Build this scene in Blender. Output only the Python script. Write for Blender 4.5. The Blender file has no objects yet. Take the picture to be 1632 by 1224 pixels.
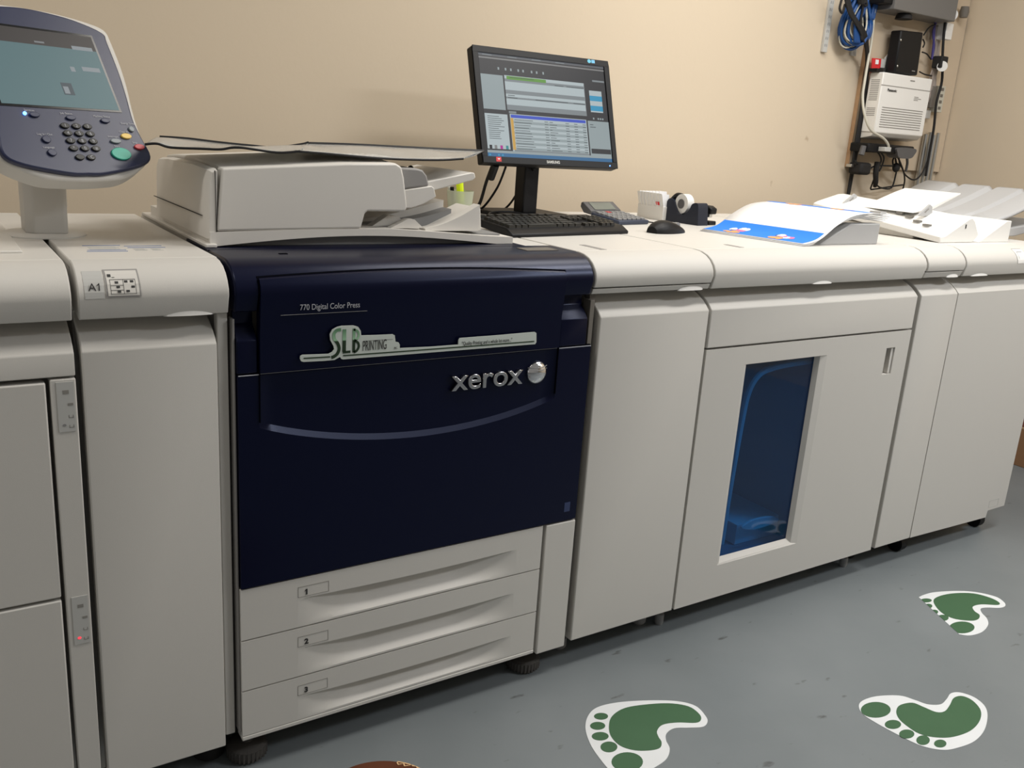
import bpy, bmesh, math, random
from mathutils import Vector, Matrix
from math import sin, cos, pi, radians
random.seed(7)
SC = bpy.context.scene
COL = SC.collection

# ---------------------------------------------------------------- camera
YAW, PITCH, ROLL, FPX = 0.59044, 0.27058, 0.0677, 1442.8
CPOS = Vector((-0.400, -1.477, 1.219))
def cam_axes():
    cy, sy, cp, sp = cos(YAW), sin(YAW), cos(PITCH), sin(PITCH)
    f = Vector((sy*cp, cy*cp, -sp)); r = Vector((cy, -sy, 0)); u = r.cross(f)
    return r*cos(ROLL)+u*sin(ROLL), -r*sin(ROLL)+u*cos(ROLL), f
CR, CU, CF = cam_axes()
cam_d = bpy.data.cameras.new('camera'); cam = bpy.data.objects.new('camera', cam_d); COL.objects.link(cam)
cam_d.sensor_width = 36; cam_d.lens = FPX*36/1632; cam_d.clip_start = .05
cam.matrix_world = Matrix(((CR.x, CU.x, -CF.x, CPOS.x), (CR.y, CU.y, -CF.y, CPOS.y), (CR.z, CU.z, -CF.z, CPOS.z), (0, 0, 0, 1)))
SC.camera = cam
def at(px, py, ax, v):
    """point of the photograph on the plane  axis = v"""
    d = CF + CR*((px-816)/FPX) - CU*((py-612)/FPX)
    return CPOS + d*((v-CPOS[ax])/d[ax])

# ---------------------------------------------------------------- light
w = bpy.data.worlds.new('world'); SC.world = w; w.use_nodes = True
w.node_tree.nodes['Background'].inputs[0].default_value = (1.0, .95, .88, 1)
w.node_tree.nodes['Background'].inputs[1].default_value = 0.21
def area(loc, sx, sy, power, col=(1, .95, .87), rot=(0, 0, 0)):
    l = bpy.data.lights.new('ceiling_light', 'AREA'); l.shape = 'RECTANGLE'; l.size = sx; l.size_y = sy
    l.energy = power; l.color = col
    o = bpy.data.objects.new('ceiling_light', l); o.location = loc; o.rotation_euler = rot; COL.objects.link(o)
area((1.70, .25, 2.75), 1.3, .6, 22)
area((2.00, -.62, 2.75), 1.2, .3, 34, (1, .97, .93))
area((2.9, -2.1, 2.75), 1.2, .4, 54, (.93, .96, 1))
area((-.85, -.35, 2.75), 1.2, .3, 15)
SC.view_settings.view_transform = 'Standard'; SC.view_settings.look = 'None'
SC.view_settings.gamma = 1; SC.view_settings.use_curve_mapping = False
SC.view_settings.exposure = 0.0

# ---------------------------------------------------------------- materials
def mat(name, col, rough=.5, metal=0, emit=None, es=1, bump=0, bscale=300, var=0, vscale=3, trans=0, alpha=1, ior=1.45, spec=.5):
    m = bpy.data.materials.new(name); m.use_nodes = True
    nt = m.node_tree; b = nt.nodes['Principled BSDF']
    b.inputs['Base Color'].default_value = (*col, 1); b.inputs['Roughness'].default_value = rough
    b.inputs['Metallic'].default_value = metal; b.inputs['IOR'].default_value = ior
    b.inputs['Specular IOR Level'].default_value = spec
    b.inputs['Transmission Weight'].default_value = trans; b.inputs['Alpha'].default_value = alpha
    if emit: b.inputs['Emission Color'].default_value = (*emit, 1); b.inputs['Emission Strength'].default_value = es
    tc = nt.nodes.new('ShaderNodeTexCoord')
    if bump:
        n = nt.nodes.new('ShaderNodeTexNoise'); n.inputs['Scale'].default_value = bscale; n.inputs['Detail'].default_value = 2
        bp = nt.nodes.new('ShaderNodeBump'); bp.inputs['Strength'].default_value = bump; bp.inputs['Distance'].default_value = .001
        nt.links.new(tc.outputs['Object'], n.inputs['Vector']); nt.links.new(n.outputs['Fac'], bp.inputs['Height'])
        nt.links.new(bp.outputs['Normal'], b.inputs['Normal'])
    if var:
        n = nt.nodes.new('ShaderNodeTexNoise'); n.inputs['Scale'].default_value = vscale; n.inputs['Detail'].default_value = 5
        mx = nt.nodes.new('ShaderNodeMixRGB'); mx.inputs[1].default_value = (*[c*(1-var) for c in col], 1)
        mx.inputs[2].default_value = (*[min(1, c*(1+var)) for c in col], 1)
        nt.links.new(tc.outputs['Object'], n.inputs['Vector']); nt.links.new(n.outputs['Fac'], mx.inputs[0]); nt.links.new(mx.outputs[0], b.inputs['Base Color'])
    return m
M = {}
M['plastic'] = mat('cream_plastic', (.60, .582, .545), .5, bump=.15, bscale=900)
M['plastic_top'] = mat('light_plastic', (.66, .64, .60), .42, bump=.1, bscale=900)
M['adf'] = mat('scanner_plastic', (.70, .675, .63), .45, bump=.1, bscale=900)
M['white'] = mat('white_plastic', (.80, .79, .76), .45)
M['paper'] = mat('white_paper', (.86, .86, .87), .7)
M['grey'] = mat('grey_plastic', (.30, .29, .28), .5)
M['tray_grey'] = mat('pale_grey_plastic', (.42, .42, .42), .5)
M['seam'] = mat('dark_seam', (.02, .019, .018), .8)
M['dim'] = mat('grey_brown_plastic', (.16, .145, .125), .7)
M['blue'] = mat('navy_paint', (.0015, .0022, .0150), .30, bump=.05, bscale=1200, spec=.34)
M['blue'].node_tree.nodes['Principled BSDF'].inputs['Specular Tint'].default_value = (.62, .70, 1, 1)
M['blue_dark'] = mat('navy_groove', (.0012, .0015, .004), .9, spec=.05)
M['navy'] = mat('panel_navy', (.022, .028, .07), .33, bump=.08, bscale=1200)
M['black'] = mat('black_plastic', (.009, .009, .010), .45, spec=.25)
M['black_matte'] = mat('black_rubber', (.013, .012, .012), .75)
M['key'] = mat('keycap_black', (.020, .020, .018), .38, spec=.4)
M['dkgrey'] = mat('dark_grey_metal', (.10, .098, .10), .5)
M['midgrey'] = mat('mid_grey', (.25, .25, .25), .5)
M['chrome'] = mat('chrome', (.78, .78, .80), .12, 1)
M['letter'] = mat('satin_chrome', (.50, .50, .52), .22, 1)
M['steel'] = mat('brushed_steel', (.60, .60, .58), .3, 1)
M['green_dk'] = mat('dark_green', (.012, .035, .012), .5)
M['decal_green'] = mat('decal_green', (.042, .112, .050), .55, var=.06, vscale=20)
M['decal_white'] = mat('decal_white', (.70, .72, .73), .55, var=.05, vscale=12)
M['sticker'] = mat('sticker_white', (.55, .60, .56), .5)
M['grey_text'] = mat('silver_print', (.42, .43, .47), .5)
M['ink'] = mat('dark_ink', (.03, .03, .03), .6)
M['ink_soft'] = mat('grey_ink', (.25, .24, .22), .6)
M['label_grey'] = mat('label_grey', (.50, .50, .48), .5)
M['blue_ink'] = mat('blue_ink', (.12, .20, .42), .6)
M['print_blue'] = mat('print_blue', (.012, .21, .80), .6)
M['red'] = mat('red_plastic', (.65, .03, .035), .5)
M['red_led'] = mat('red_led', (.8, .05, .05), .5, emit=(1, .05, .08), es=1.2)
M['blue_led'] = mat('blue_led', (.1, .2, 1), .5, emit=(.08, .25, 1), es=6)
M['green_key'] = mat('green_key', (.03, .36, .26), .4)
M['yellow_key'] = mat('yellow_key', (.75, .52, .12), .4)
M['red_key'] = mat('red_key', (.50, .05, .06), .4)
M['grey_key'] = mat('grey_key', (.22, .25, .27), .4)
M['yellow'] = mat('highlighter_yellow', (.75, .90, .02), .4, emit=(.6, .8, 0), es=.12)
M['cloudy'] = mat('cloudy_plastic', (.75, .78, .66), .35, trans=.55, ior=1.1)
M['bag'] = mat('clear_vinyl', (.74, .74, .72), .15, trans=.6, ior=1.15)
M['glass'] = mat('blue_tinted_acrylic', (.13, .38, .66), .03, trans=.95, ior=1.3)
M['tray_blue'] = mat('pale_guide', (.85, .9, .92), .35)
M['cable_blue'] = mat('blue_cable', (.008, .06, .22), .45)
M['cable_white'] = mat('white_cable', (.55, .53, .45), .5)
M['box'] = mat('cardboard', (.30, .165, .085), .85, var=.1, vscale=8)
M['tape'] = mat('packing_tape', (.50, .34, .2), .4)
M['wood'] = mat('brown_wood', (.10, .032, .014), .35, var=.4, vscale=14)
M['chip'] = mat('bare_wood', (.62, .40, .20), .8)
M['board'] = mat('painted_board', (.60, .49, .36), .8, var=.05, vscale=5)
M['board_edge'] = mat('plywood_edge', (.40, .25, .14), .8, var=.25, vscale=30)
M['screen_glass'] = mat('screen_off', (.01, .011, .012), .15)
def scr(name, c, s=.55): return mat(name, tuple(x*.05 for x in c), .35, emit=c, es=s, spec=.2)
S_ = {k: scr('screen_'+k, c) for k, c in dict(white=(.62, .72, .75), pane=(.42, .50, .52), grey=(.30, .34, .36), dark=(.045, .045, .05), head=(.16, .17, .19), green=(.16, .42, .06),
      blue=(.06, .12, .75), cyan=(.05, .42, .72), task=(.05, .20, .42), orange=(.85, .50, .10), text=(.10, .12, .13), black=(.008, .008, .01), magenta=(.6, .03, .4), teal=(.05, .35, .38), lime=(.3, .3, .3)).items()}
P_ = {k: scr('panel_'+k, c, .5) for k, c in dict(page=(.19, .31, .33), head=(.11, .10, .095), box=(.42, .47, .50), dark=(.13, .16, .18), txt=(.35, .37, .38)).items()}

_g = M['glass']; _nt = _g.node_tree; _o = _nt.nodes['Material Output']; _tr = _nt.nodes.new('ShaderNodeBsdfTransparent'); _tr.inputs[0].default_value = (.36, .66, .86, 1)
_gl = _nt.nodes.new('ShaderNodeBsdfGlossy'); _gl.inputs['Roughness'].default_value = .03; _mx = _nt.nodes.new('ShaderNodeMixShader')
_mx.inputs[0].default_value = .05; _nt.links.new(_tr.outputs[0], _mx.inputs[1]); _nt.links.new(_gl.outputs[0], _mx.inputs[2]); _df = _nt.nodes.new('ShaderNodeBsdfDiffuse'); _df.inputs[0].default_value = (.008, .06, .20, 1); _m2 = _nt.nodes.new('ShaderNodeMixShader'); _m2.inputs[0].default_value = .13
_nt.links.new(_tr.outputs[0], _m2.inputs[1]); _nt.links.new(_df.outputs[0], _m2.inputs[2]); _nt.links.new(_m2.outputs[0], _mx.inputs[1]); _nt.links.new(_mx.outputs[0], _o.inputs['Surface'])
# wall: painted plaster with scuffs that have a shape of their own
def wall_mat():
    m = mat('wall_paint', (.625, .53, .405), .85, bump=.25, bscale=60)
    nt = m.node_tree; b = nt.nodes['Principled BSDF']
    tc = nt.nodes.new('ShaderNodeTexCoord'); n = nt.nodes.new('ShaderNodeTexNoise'); n.inputs['Scale'].default_value = 9; n.inputs['Detail'].default_value = 3
    r = nt.nodes.new('ShaderNodeValToRGB'); r.color_ramp.elements[0].position = .74; r.color_ramp.elements[1].position = .80
    r.color_ramp.elements[0].color = (.625, .53, .405, 1); r.color_ramp.elements[1].color = (.40, .30, .20, 1)
    nt.links.new(tc.outputs['Object'], n.inputs['Vector']); nt.links.new(n.outputs['Fac'], r.inputs[0]); nt.links.new(r.outputs[0], b.inputs['Base Color'])
    return m
M['wall'] = wall_mat()
def floor_mat():
    m = mat('painted_concrete', (.22, .24, .25), .38, bump=.2, bscale=40)
    nt = m.node_tree; b = nt.nodes['Principled BSDF']
    tc = nt.nodes.new('ShaderNodeTexCoord')
    n = nt.nodes.new('ShaderNodeTexNoise'); n.inputs['Scale'].default_value = 2.2; n.inputs['Detail'].default_value = 8
    r = nt.nodes.new('ShaderNodeValToRGB'); r.color_ramp.elements[0].position = .3; r.color_ramp.elements[1].position = .75
    r.color_ramp.elements[0].color = (.160, .180, .188, 1); r.color_ramp.elements[1].color = (.203, .223, .232, 1)
    mp = nt.nodes.new('ShaderNodeMapping'); mp.inputs['Scale'].default_value = (14, 34, 1); mp.inputs['Rotation'].default_value = (0, 0, .5)
    n2 = nt.nodes.new('ShaderNodeTexNoise'); n2.inputs['Scale'].default_value = 1; n2.inputs['Detail'].default_value = 3
    r2 = nt.nodes.new('ShaderNodeValToRGB'); r2.color_ramp.elements[0].position = .68; r2.color_ramp.elements[1].position = .76
    mx = nt.nodes.new('ShaderNodeMixRGB'); mx.inputs[2].default_value = (.09, .095, .095, 1)
    nt.links.new(tc.outputs['Object'], n.inputs['Vector']); nt.links.new(n.outputs['Fac'], r.inputs[0])
    nt.links.new(tc.outputs['Object'], mp.inputs[0]); nt.links.new(mp.outputs[0], n2.inputs['Vector']); nt.links.new(n2.outputs['Fac'], r2.inputs[0])
    nt.links.new(r2.outputs[0], mx.inputs[0]); nt.links.new(r.outputs[0], mx.inputs[1]); nt.links.new(mx.outputs[0], b.inputs['Base Color'])
    return m
M['floor'] = floor_mat()

# ---------------------------------------------------------------- mesh helpers
class MB:
    def __init__(s): s.v = []; s.f = []; s.m = []
    def add(s, vs, fs, mi=0):
        o = len(s.v); s.v += [tuple(v) for v in vs]; s.f += [tuple(i+o for i in f) for f in fs]; s.m += [mi]*len(fs); return s
    def box(s, x0, x1, y0, y1, z0, z1, mi=0):
        return s.add([(x0, y0, z0), (x1, y0, z0), (x1, y1, z0), (x0, y1, z0), (x0, y0, z1), (x1, y0, z1), (x1, y1, z1), (x0, y1, z1)],
                     [(0, 3, 2, 1), (4, 5, 6, 7), (0, 1, 5, 4), (1, 2, 6, 5), (2, 3, 7, 6), (3, 0, 4, 7)], mi)
    def prism(s, pts, ax, a, b, mi=0):
        """closed 2-D outline swept along axis ax from a to b. ax 0: (y,z) ; 1: (x,z) ; 2: (x,y)"""
        n = len(pts)
        def P(p, t): return (t, p[0], p[1]) if ax == 0 else (p[0], t, p[1]) if ax == 1 else (p[0], p[1], t)
        return s.add([P(p, a) for p in pts]+[P(p, b) for p in pts], [tuple(range(n)), tuple(range(2*n-1, n-1, -1))]+[(i, n+i, n+(i+1) % n, (i+1) % n) for i in range(n)], mi)
    def grid(s, rows, mi=0, closed=False):
        n = len(rows[0]); vs = [p for r in rows for p in r]
        fs = [(i*n+j, i*n+j+1, (i+1)*n+j+1, (i+1)*n+j) for i in range(len(rows)-1) for j in range(n-1)]
        if closed: fs += [(i*n+n-1, i*n, (i+1)*n, (i+1)*n+n-1) for i in range(len(rows)-1)]
        return s.add(vs, fs, mi)
    def tube(s, pts, r, n=8, mi=0, smooth=True):
        P = [Vector(p) for p in pts]
        if smooth and len(P) > 2: P = crom(P, 6)
        R = r if callable(r) else (lambda t: r)
        rows = []; up = Vector((0, 0, 1)); prev = None
        for i, p in enumerate(P):
            t = (P[min(i+1, len(P)-1)]-P[max(i-1, 0)]).normalized()
            if prev is None:
                a = t.cross(up); a = a if a.length > 1e-3 else t.cross(Vector((1, 0, 0)))
            else: a = prev - t*prev.dot(t)
            a.normalize(); b = t.cross(a); prev = a; rr = R(i/(len(P)-1))
            rows.append([p+a*cos(k*2*pi/n)*rr+b*sin(k*2*pi/n)*rr for k in range(n)])
        o = len(s.v); s.grid(rows, mi, True)
        s.f += [tuple(o+k for k in range(n)), tuple(o+(len(rows)-1)*n+k for k in reversed(range(n)))]; s.m += [mi, mi]
        return s
    def lathe(s, prof, c=(0, 0, 0), n=32, mi=0):
        return s.add(*_lathe(prof, c, n), mi)
    def ell(s, c, r, mi=0, n=16, m=8):
        return s.lathe([(max(1e-4, cos(-pi/2+pi*i/m))*1, sin(-pi/2+pi*i/m)) for i in range(m+1)], (0, 0, 0), n, mi) if 0 else s.add([(c[0]+r[0]*cos(2*pi*k/n)*cos(-pi/2+pi*i/m), c[1]+r[1]*sin(2*pi*k/n)*cos(-pi/2+pi*i/m), c[2]+r[2]*sin(-pi/2+pi*i/m)) for i in range(m+1) for k in range(n)],
            [(i*n+k, i*n+(k+1) % n, (i+1)*n+(k+1) % n, (i+1)*n+k) for i in range(m) for k in range(n)], mi)
    def build(s, name, mats, parent=None, bevel=0, smooth=False, local=False, seg=2, solid=0, wn=False):
        me = bpy.data.meshes.new(name); me.from_pydata(s.v, [], s.f)
        for mm in (mats if isinstance(mats, (list, tuple)) else [mats]): me.materials.append(mm)
        me.polygons.foreach_set('material_index', s.m)
        bm = bmesh.new(); bm.from_mesh(me)
        bmesh.ops.remove_doubles(bm, verts=bm.verts, dist=1e-6)
        bmesh.ops.recalc_face_normals(bm, faces=bm.faces); bm.to_mesh(me); bm.free(); me.update()
        o = bpy.data.objects.new(name, me); COL.objects.link(o)
        if smooth:
            me.shade_smooth() if hasattr(me, 'shade_smooth') else None
            if smooth != 'all':
                try: me.set_sharp_from_angle(angle=radians(24))
                except Exception: pass
        if parent:
            o.parent = parent
            if not local: o.matrix_parent_inverse = WORLD(parent).inverted()
        if solid:
            md = o.modifiers.new('solid', 'SOLIDIFY'); md.thickness = solid; md.offset = 0
        if wn:
            md = o.modifiers.new('weighted', 'WEIGHTED_NORMAL'); md.keep_sharp = True; md.weight = 90
        if bevel:
            md = o.modifiers.new('bevel', 'BEVEL'); md.width = bevel; md.segments = seg; md.limit_method = 'ANGLE'; md.angle_limit = radians(35); md.harden_normals = False
            for p in me.polygons: p.use_smooth = True
            try: me.set_sharp_from_angle(angle=radians(50))
            except Exception: pass
        return o
def WORLD(o):
    m = o.matrix_basis.copy() if not o.parent else WORLD(o.parent) @ o.matrix_parent_inverse @ o.matrix_basis
    return m
def _lathe(prof, c, n):
    vs = [(c[0]+r*cos(2*pi*k/n), c[1]+r*sin(2*pi*k/n), c[2]+z) for r, z in prof for k in range(n)]; m = len(prof)
    fs = [(i*n+k, i*n+(k+1) % n, (i+1)*n+(k+1) % n, (i+1)*n+k) for i in range(m-1) for k in range(n)]
    if prof[0][0] > 1e-5: fs.append(tuple(reversed(range(n))))
    if prof[-1][0] > 1e-5: fs.append(tuple((m-1)*n+k for k in range(n)))
    return vs, fs
def crom(P, k=6, closed=False):
    out = []; n = len(P); rng = range(n if closed else n-1)
    for i in rng:
        g = (lambda j: P[j % n]) if closed else (lambda j: P[min(max(j, 0), n-1)])
        p0, p1, p2, p3 = g(i-1), g(i), g(i+1), g(i+2)
        for t in range(k):
            u = t/k; out.append(.5*((2*p1)+(p2-p0)*u+(2*p0-5*p1+4*p2-p3)*u*u+(3*p1-p0-3*p2+p3)*u**3))
    if not closed: out.append(P[-1])
    return out
def smooth2(pts, k=6):
    return [(p.x, p.y) for p in crom([Vector((a, b, 0)) for a, b in pts], k, True)]
def ellipse(cx, cy, rx, ry, n=24): return [(cx+rx*cos(2*pi*i/n), cy+ry*sin(2*pi*i/n)) for i in range(n)]
def tag(o, label, cat, group=None):
    o['label'] = label; o['category'] = cat
    if group: o['group'] = group
    return o
def thing(name, label, cat, loc, rot=(0, 0, 0), group=None, mat_=None):
    o = bpy.data.objects.new(name, None); o.empty_display_size = .05; COL.objects.link(o)
    if mat_ is not None: o.matrix_basis = mat_
    else: o.location = loc; o.rotation_euler = rot
    if mat_ is None: o.matrix_basis = Matrix.LocRotScale(Vector(loc), o.rotation_euler.copy(), Vector((1, 1, 1)))
    return tag(o, label, cat, group)
def struct(o): o['kind'] = 'structure'; return o
def text(name, body, size, m, parent, mw, extrude=.0004, align='LEFT', off=0, sx=1, local=False, bev=0):
    """letters as one mesh; mw places them (text lies in local XY)"""
    c = bpy.data.curves.new(name, 'FONT'); c.body = body; c.size = size; c.extrude = extrude; c.align_x = align; c.offset = off; c.bevel_depth = bev; c.bevel_resolution = 2
    t = bpy.data.objects.new(name+'_tmp', c); COL.objects.link(t)
    bpy.context.view_layer.update(); dg = bpy.context.evaluated_depsgraph_get()
    me = bpy.data.meshes.new_from_object(t.evaluated_get(dg)); bpy.data.objects.remove(t)
    me.transform(mw @ Matrix.Diagonal((sx, 1, 1, 1))); me.materials.clear(); me.materials.append(m)
    o = bpy.data.objects.new(name, me); COL.objects.link(o); o.parent = parent
    if parent and not local: o.matrix_parent_inverse = WORLD(parent).inverted()
    return o
def front(x, y, z): return Matrix.Translation((x, y, z)) @ Matrix.Rotation(pi/2, 4, 'X')
def fpt(px, py, y=0): p = at(px, py, 1, y); return (p.x, p.z)

# ================================================================ SETTING
WY, WX = 1.05, 3.55
struct(MB().box(-6, WX+.15, -6, WY+.15, -.05, 0).build('floor', M['floor']))
struct(MB().box(-6, WX+.15, WY, WY+.12, 0, 2.8).build('wall_back', M['wall']))
struct(MB().box(WX, WX+.12, -6, WY, 0, 2.8).build('wall_right', M['wall']))

# ================================================================ CABINETS
T = .985
CROWN = [(.001, .902), (-.0085, .934), (-.0070, .945), (-.001, .957), (.009, .968), (.023, .977), (.042, .983), (.062, T)]
def crown_pts(z0=.902):
    pts = [p for p in CROWN if p[1] > z0+.002]
    y0 = .001 - (z0-.902)/.032*.0095 if z0 < .934 else -.0085
    return [(y0, z0)]+pts+[(.0665, T), (.0665, z0+.01), (.05, z0+.006)]
def crown(t, x0, x1, m, z0=.902, name='top_cover', g=.003):
    return MB().prism(crown_pts(z0), 0, x0+g, x1-g).build(name, m, t, bevel=.002)
def body(t, x0, x1, m, y1=.73, z0=.045, zt=T, deck=None):
    MB().box(x0+.004, x1-.004, .080, y1, z0, .975).build('cabinet_body', m, t)
    MB().box(x0+.003, x1-.003, .0675, y1+.004, .972, zt).build('deck', deck or M['plastic_top'], t, bevel=.002)
def door(t, x0, x1, m, z0=.0745, name='door', zb=.852, g=.0035):
    return MB().prism([(0, z0), (0, .852), (.010, .862), (.024, .873), (.042, .883), (.060, .891), (.074, .904), (.074, .87), (.028, .84), (.028, z0)], 0, x0+g, x1-g).build(name, m, t, bevel=.0022)
def caster(t, x, y, r=.03, m=None):
    return MB().lathe([(r*.8, 0), (r, .006), (r, .03), (r*.5, .034), (r*.4, .11)], (x, y, 0), 20).build('leveling_foot', m or M['black_matte'], t, smooth=True)
def notch(t, x0, x1, z=.9015, y=.0035):
    c = (x0+x1)/2; h = (x1-x0)/2; lo, hi, bk = [], [], []
    for i in range(17):
        u = i/16; k = math.sqrt(max(0, 1-(2*u-1)**2)); lo.append((c-h+2*h*u, y-.001-.0055*k, z)); hi.append((c-h+2*h*u, y-.0045*k+.0005, z+.0095*k)); bk.append((c-h+2*h*u, y+.008, z))
    MB().grid([lo, hi, bk, lo]).build('finger_notch', M['white'], t)  # white raised wedge: light caught by the scooped notch is put into its colour

# ---- paper feeder at the far left of the frame
t = thing('paper_feeder', 'cream high capacity paper feeder cabinet at the left edge, two stacked drawers', 'cabinet', (-.53, .35, 0))
body(t, -.85, -.212, M['plastic']); crown(t, -.85, -.212, M['plastic'])
MB().prism([(0, .816), (0, .852), (.010, .862), (.024, .873), (.042, .883), (.060, .891), (.074, .904), (.074, .88), (.03, .84), (.03, .816)], 0, -.847, -.2155).build('upper_panel', M['plastic'], t, bevel=.002)
for za, zb in ((.4475, .8085), (.0745, .4425)):
    MB().box(-.845, -.2575, 0, .028, za, zb).build('drawer', M['plastic'], t, bevel=.0025)
MB().box(-.2515, -.2155, 0, .028, .0745, .8125).build('side_strip', M['plastic'], t, bevel=.002)
for k, (z1, z0) in enumerate(((.808, .728), (.444, .357))):
    p = MB().box(-.2435, -.2195, -.0012, .001, z0, z1).build('indicator_panel', M['label_grey'], t)
    b = MB(); H = z1-z0
    b.box(-.2350, -.2265, -.0016, -.001, z1-.2*H-.003, z1-.2*H+.003); b.box(-.2290, -.2215, -.0016, -.001, z1-.45*H-.002, z1-.45*H+.002)
    for q in (.72, .92):
        zz = z1-q*H
        b.box(-.2285, -.2220, -.0016, -.001, zz, zz+.0008); b.box(-.2285, -.2278, -.0016, -.001, zz, zz+.0045); b.box(-.2227, -.2220, -.0016, -.001, zz, zz+.0045)
    b.build('symbols', M['ink_soft'], p)
    MB().prism(ellipse(-.2355, z1-.9*H+.003, .0028, .0022, 12), 1, -.0016, -.0008).build('indicator_light', M['red_led'] if k else M['midgrey'], p)['label'] = 'lit red lamp' if k else 'unlit lamp'
MB().box(-.62, -.262, .14, .55, T-.001, T+.004).build('raised_lid', M['plastic_top'], t, bevel=.002)
for x in (-.78, -.27): caster(t, x, .09)

# ---- narrow cabinet with the A1 label
t = thing('paper_feeder', 'narrow cream cabinet labelled A1, left of the navy press', 'cabinet', (-.09, .35, 0))
body(t, -.209, .024, M['plastic']); crown(t, -.209, .022, M['plastic'])
door(t, -.209, .003, M['plastic']); notch(t, -.083, -.003)
MB().box(.004, .022, .016, .034, .085, .90).build('frame_edge', M['plastic'], t, bevel=.002)
for x in (-.17, -.01): caster(t, x, .09)
lb = MB().box(-.193, -.167, -.0093, -.004, .938, .9555).build('slot_label', M['label_grey'], t)
def onslope(pts):  # points on the leaning face of the crown between lip and crease
    pass
def crown_y(z):
    for (y0, z0), (y1, z1) in zip(CROWN, CROWN[1:]):
        if z0 <= z <= z1: return y0+(y1-y0)*(z-z0)/(z1-z0)
    return .004
lb.data.clear_geometry()
def crown_patch(b, x0, x1, z0, z1, off=.0006, mi=0, n=8):
    zs = [z0+(z1-z0)*i/n for i in range(n+1)]
    b.grid([[(x0, crown_y(z)-off, z), (x1, crown_y(z)-off, z)] for z in zs], mi); return b
bpy.data.objects.remove(lb)
b = MB(); crown_patch(b, -.1965, -.169, .936, .974); lb = b.build('slot_label', M['label_grey'], t, solid=.0004)
MB().prism([(-.1793, .9562), (-.1765, .9588), (-.1765, .9570), (-.1790, .9548)], 1, -.0068, -.0062).build('digit_flag', M['ink'], lb)
text('label_text', 'A1', .0165, M['ink'], lb, Matrix.Translation((-.191, crown_y(.955)-.0050, .948)) @ Matrix.Rotation(pi/2-.30, 4, 'X'), .0002)
b = MB(); crown_patch(b, -.1665, -.1165, .937, .9755, .0012); pl = b.build('diagram_frame', M['grey'], t, solid=.0006)
b = MB(); crown_patch(b, -.1640, -.1190, .9395, .974, .0020); b.build('diagram_plate', M['plastic_top'], pl, solid=.0004)
b = MB()
def ln(xa, xb, za, zb): crown_patch(b, xa, xb, za, zb, .0028, 0, 3)
for z in (.9420, .9478, .9545, .9625): ln(-.160, -.141, z, z+.0006)
ln(-.160, -.1233, .9420, .9426); ln(-.141, -.1233, .9625, .9631)
for x in (-.160, -.1413, -.1238): ln(x, x+.0006, .942, .963)
for x, z in ((-.153, .9575), (-.1515, .951), (-.1505, .9445), (-.1395, .9585), (-.131, .9585), (-.130, .951), (-.138, .945)): ln(x, x+.005, z, z+.003)
ln(-.162, -.157, .9665, .9700); ln(-.156, -.152, .9655, .9662)
b.build('diagram_lines', M['ink'], pl)
b = MB()
for x0, x1, y0 in ((-.165, -.105, .215), (-.165, -.105, .160), (-.168, -.105, .145), (-.100, -.038, .205), (-.098, -.036, .185)): b.box(x0, x1, y0, y0+.003, T, T+.0005)
b.build('warning_label', M['blue_ink'], t)
b = MB()
for x0, x1, y0, y1 in ((-.160, -.110, .168, .205), (-.092, -.070, .150, .178), (-.064, -.045, .150, .178)):
    for k in range(5): b.box(x0, x1-random.random()*.01, y0+(y1-y0)*k/5, y0+(y1-y0)*k/5+.0012, T, T+.0004)
b.build('warning_text', M['label_grey'], t)

# ---- navy printing press
t = thing('printing_press', 'large navy blue digital colour press with three cream paper drawers below', 'printer', (.41, .35, 0))
EX0, EX1 = .030, .785
MB().box(EX0+.006, EX1-.02, .035, .73, .10, .975).build('press_body', M['dim'], t)
MB().box(EX0+.003, .769, .155, .735, .972, T).build('deck', M['plastic_top'], t, bevel=.002)
# blue top crown
MB().prism([(y, z) for y, z in crown_pts(.902)[:-3]]+[(.156, T), (.156, .95), (.05, .908)], 0, .028, .772).build('top_cover', M['blue'], t, bevel=.003)
MB().box(.655, .735, .075, .115, T, T+.0015).build('vent_slot', M['dim'], t); MB().box(.135, .150, .085, .093, T, T+.001).build('arrow_mark', M['blue_dark'], t)
MB().box(.028, .700, .150, .30, T-.004, T+.0004).build('top_cover_rear', M['blue'], t)
# stepped flaps beside the upper door
for xa, xb in ((.0315, .0665), (.7005, .770)):
    MB().prism([(.022, .796), (-.001, .796), (-.001, .853), (.024, .880), (.024, .902), (.034, .902), (.034, .796)][1:], 0, xa, xb).build('side_flap', M['blue'], t, bevel=.002)
# upper door, bowed like the crown, arched top edge
XA, XB = .0695, .6975
def ztop(x): u = (x-XA)/(XB-XA); return .9585+.0085*max(0, math.sin(pi*u))**.9-.004*u
def up_y(z): return -.006 if z < .86 else (crown_y(z)-.005 if z > .934 else -.006+(-.007)*(z-.86)/.074)
def panel_from_cols(cols, yb=.03):
    """cols: list of columns, each a list of (x,y,z) bottom to top -> closed slab"""
    b = MB(); n = len(cols[0]); b.grid(cols); back = [[(p[0], yb, p[2]) for p in c] for c in cols]; b.grid(back)
    for c, d in ((cols[0], back[0]), (cols[-1], back[-1])): b.grid([c, d])
    b.grid([[c[0] for c in cols], [d[0] for d in back]]); b.grid([[c[-1] for c in cols], [d[-1] for d in back]]); return b
cols = []
for i in range(41):
    x = XA+(XB-XA)*i/40; zt = ztop(x); zz = [.796, .86, .90, .934, .945, .951, zt-.002, zt]
    cols.append([(x, up_y(z)+(.0022 if k == 7 else 0), z) for k, z in enumerate(zz)])
MBt = panel_from_cols(cols, .012); ud = MBt.build('upper_door', M['blue'], t, smooth=True)
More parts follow.
